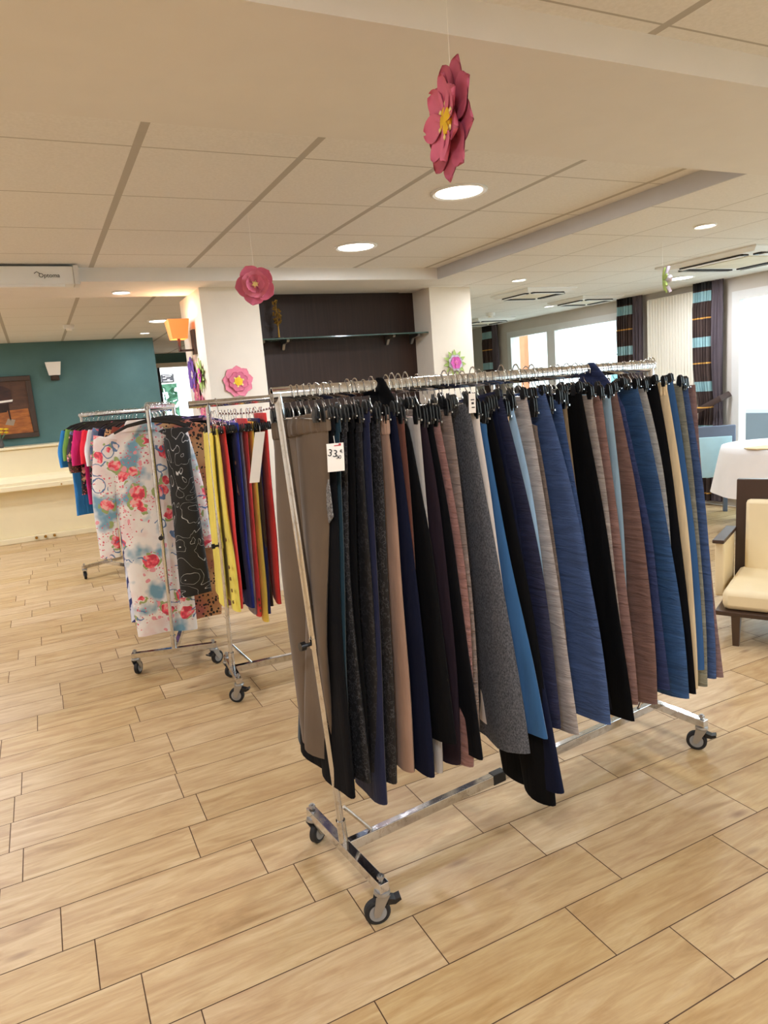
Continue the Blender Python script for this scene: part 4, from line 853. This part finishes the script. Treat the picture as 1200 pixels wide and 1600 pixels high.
DR = [(.075, -.065, 1.395, mF, dict(sh=.20, hem=.165, L=1.18, slv=.66, slw=.07, collar=True, th=.02), 'long dress with red roses and light blue patches facing the room'),
(.008, .125, 1.365, mS, dict(sh=.068, hem=.085, L=.93, slv=0, th=.03), 'narrow black dress with white swirls beside the rose print dress'),
(.20, -.10, 1.385, mBZ, dict(sh=.18, hem=.18, L=1.12, slv=.5), 'blue and white striped dress showing at the lower left behind the roses'),
(.25, .11, 1.395, mL, dict(sh=.27, hem=.12, L=1.17, slv=.68, slw=.085, th=.025), 'golden brown leopard print dress with long sleeves'),
(.36, .22, 1.385, blk2, dict(sh=.10, hem=.12, L=1.08, slv=0), 'plain black dress behind the leopard print one'),
(.40, .20, 1.40, mZ, dict(sh=.22, hem=.30, L=1.16, slv=.55, slw=.07, th=.03), 'dusky pink and black zebra striped dress with wide hem'),
(.56, .10, 1.405, mF2, dict(sh=.24, hem=.22, L=1.0, slv=.5), 'navy floral dress showing only its shoulder behind the leopard print'),
(.68, .17, 1.41, mZ2, dict(sh=.23, hem=.30, L=1.15, slv=.5), 'violet zebra striped dress at the back of the dress rack'),
(.80, .0, 1.41, leopard('brown_leopard_print', S(150, 96, 60)), dict(sh=.24, hem=.24, L=.9, slv=.5), 'brown leopard print top at the back of the dress rack'),
(.95, .0, 1.40, F('petrol_cloth', 30, 92, 122), dict(sh=.23, hem=.22, L=.8, slv=.4), 'petrol blue top at the far end of the dress rack')]
hg2 = None
for i, (s, off, z, m, kw, lab) in enumerate(DR):
    P = A2 + T2 * s; n = Vector((-T2.y, T2.x)); Q = P - n * off
    garment(lab, G2, 'dress', 'dress', (Q.x, Q.y, z), R2 + .04 * math.sin(i * 2), m, seed=80 + i, **kw)
    if hg2 is None: hg2 = shirt_hanger((P.x, P.y, 1.487), R2, 'coat hanger of the long dress with red roses and light blue patches', 'coat hangers on the dress rack')
    else: dup(hg2, (P.x, P.y, 1.487), R2 + .12 * math.sin(i * 3), ' '.join(('coat hanger of the ' + lab).split()[:16]))
for k in range(5): P = A2 + T2 * (.09, .32, .52, .74, .88)[k]; dup(hg2, (P.x, P.y, 1.487), R2 + .2 * math.sin(k * 3), 'empty black coat hanger between the dresses', 'empty coat hangers between the dresses')
A4 = Vector((.370, 6.90)); T4 = Vector((.450, -.893)); R4 = math.atan2(T4.y, T4.x); G4 = 'tops on the farthest rack'
TP = [(.05, F('azure_cloth', 48, 124, 190), .80, .30, 'azure blue top at the far left end of the farthest rack'),
(.13, F('grass_green_cloth', 110, 150, 70), .40, .25, 'green top just behind the azure blue one'),
(.19, floral('black_floral_print', S(28, 26, 30), S(60, 50, 60), S(190, 150, 110), (18, .3)), .60, .34, 'black floral top left of the magenta one'),
(.26, F('magenta_cloth', 196, 40, 110), .68, .28, 'magenta pink top on the farthest rack'),
(.33, floral('dark_flower_print', S(24, 24, 26), S(60, 70, 60), S(200, 190, 170), (20, .25)), .62, 0, 'dark flower print top between magenta and red'),
(.40, F('scarlet_cloth', 222, 44, 62), .66, .26, 'scarlet red top on the farthest rack'),
(.48, F('white_shirt_cloth', 224, 220, 218), .45, .28, 'white top between scarlet and slate blue'),
(.56, floral('slate_floral_print', S(86, 106, 132), S(70, 90, 120), S(180, 80, 96), (13, .25)), .60, .25, 'slate blue floral top nearest the rose print dress'),
(.65, F('ink_cloth', 30, 34, 60), .62, .30, 'ink blue top partly hidden by the rose print dress'),
(.74, leopard('dark_leopard_print', S(140, 96, 70)), .78, .30, 'dark leopard top behind the sleeve of the rose print dress'),
(.84, F('brick_cloth', 130, 60, 44), .70, .30, 'brick brown top hidden behind the rose print dress'),
(.95, mBZ, .86, .30, 'blue and white striped top hidden behind the rose print dress'),
(1.08, F('sea_blue_cloth', 60, 110, 170), .75, .30, 'sea blue top at the near end of the farthest rack')]
hg4 = None
for i, (s, m, L, slv, lab) in enumerate(TP):
    P = A4 + T4 * s
    garment(lab, G4, 'top', 'top', (P.x, P.y, 1.385 + .01 * math.sin(i * 2)), R4, m, sh=.19, hem=.20, L=L, slv=slv, slw=.065, seed=120 + i, th=.02)
    if hg4 is None: hg4 = shirt_hanger((P.x, P.y, 1.468), R4, 'coat hanger of the azure blue top at the far left end', 'coat hangers on the farthest rack')
    else: dup(hg4, (P.x, P.y, 1.468), R4 + .05 * math.sin(i), ' '.join(('coat hanger of the ' + lab).split()[:16]))
for k in range(10): P = A4 + T4 * (.02 + k * .085); dup(hg4, (P.x, P.y, 1.468), R4 + .08 * math.sin(k * 2), 'empty black coat hanger between the tops on the farthest rack', 'empty coat hangers on the farthest rack')
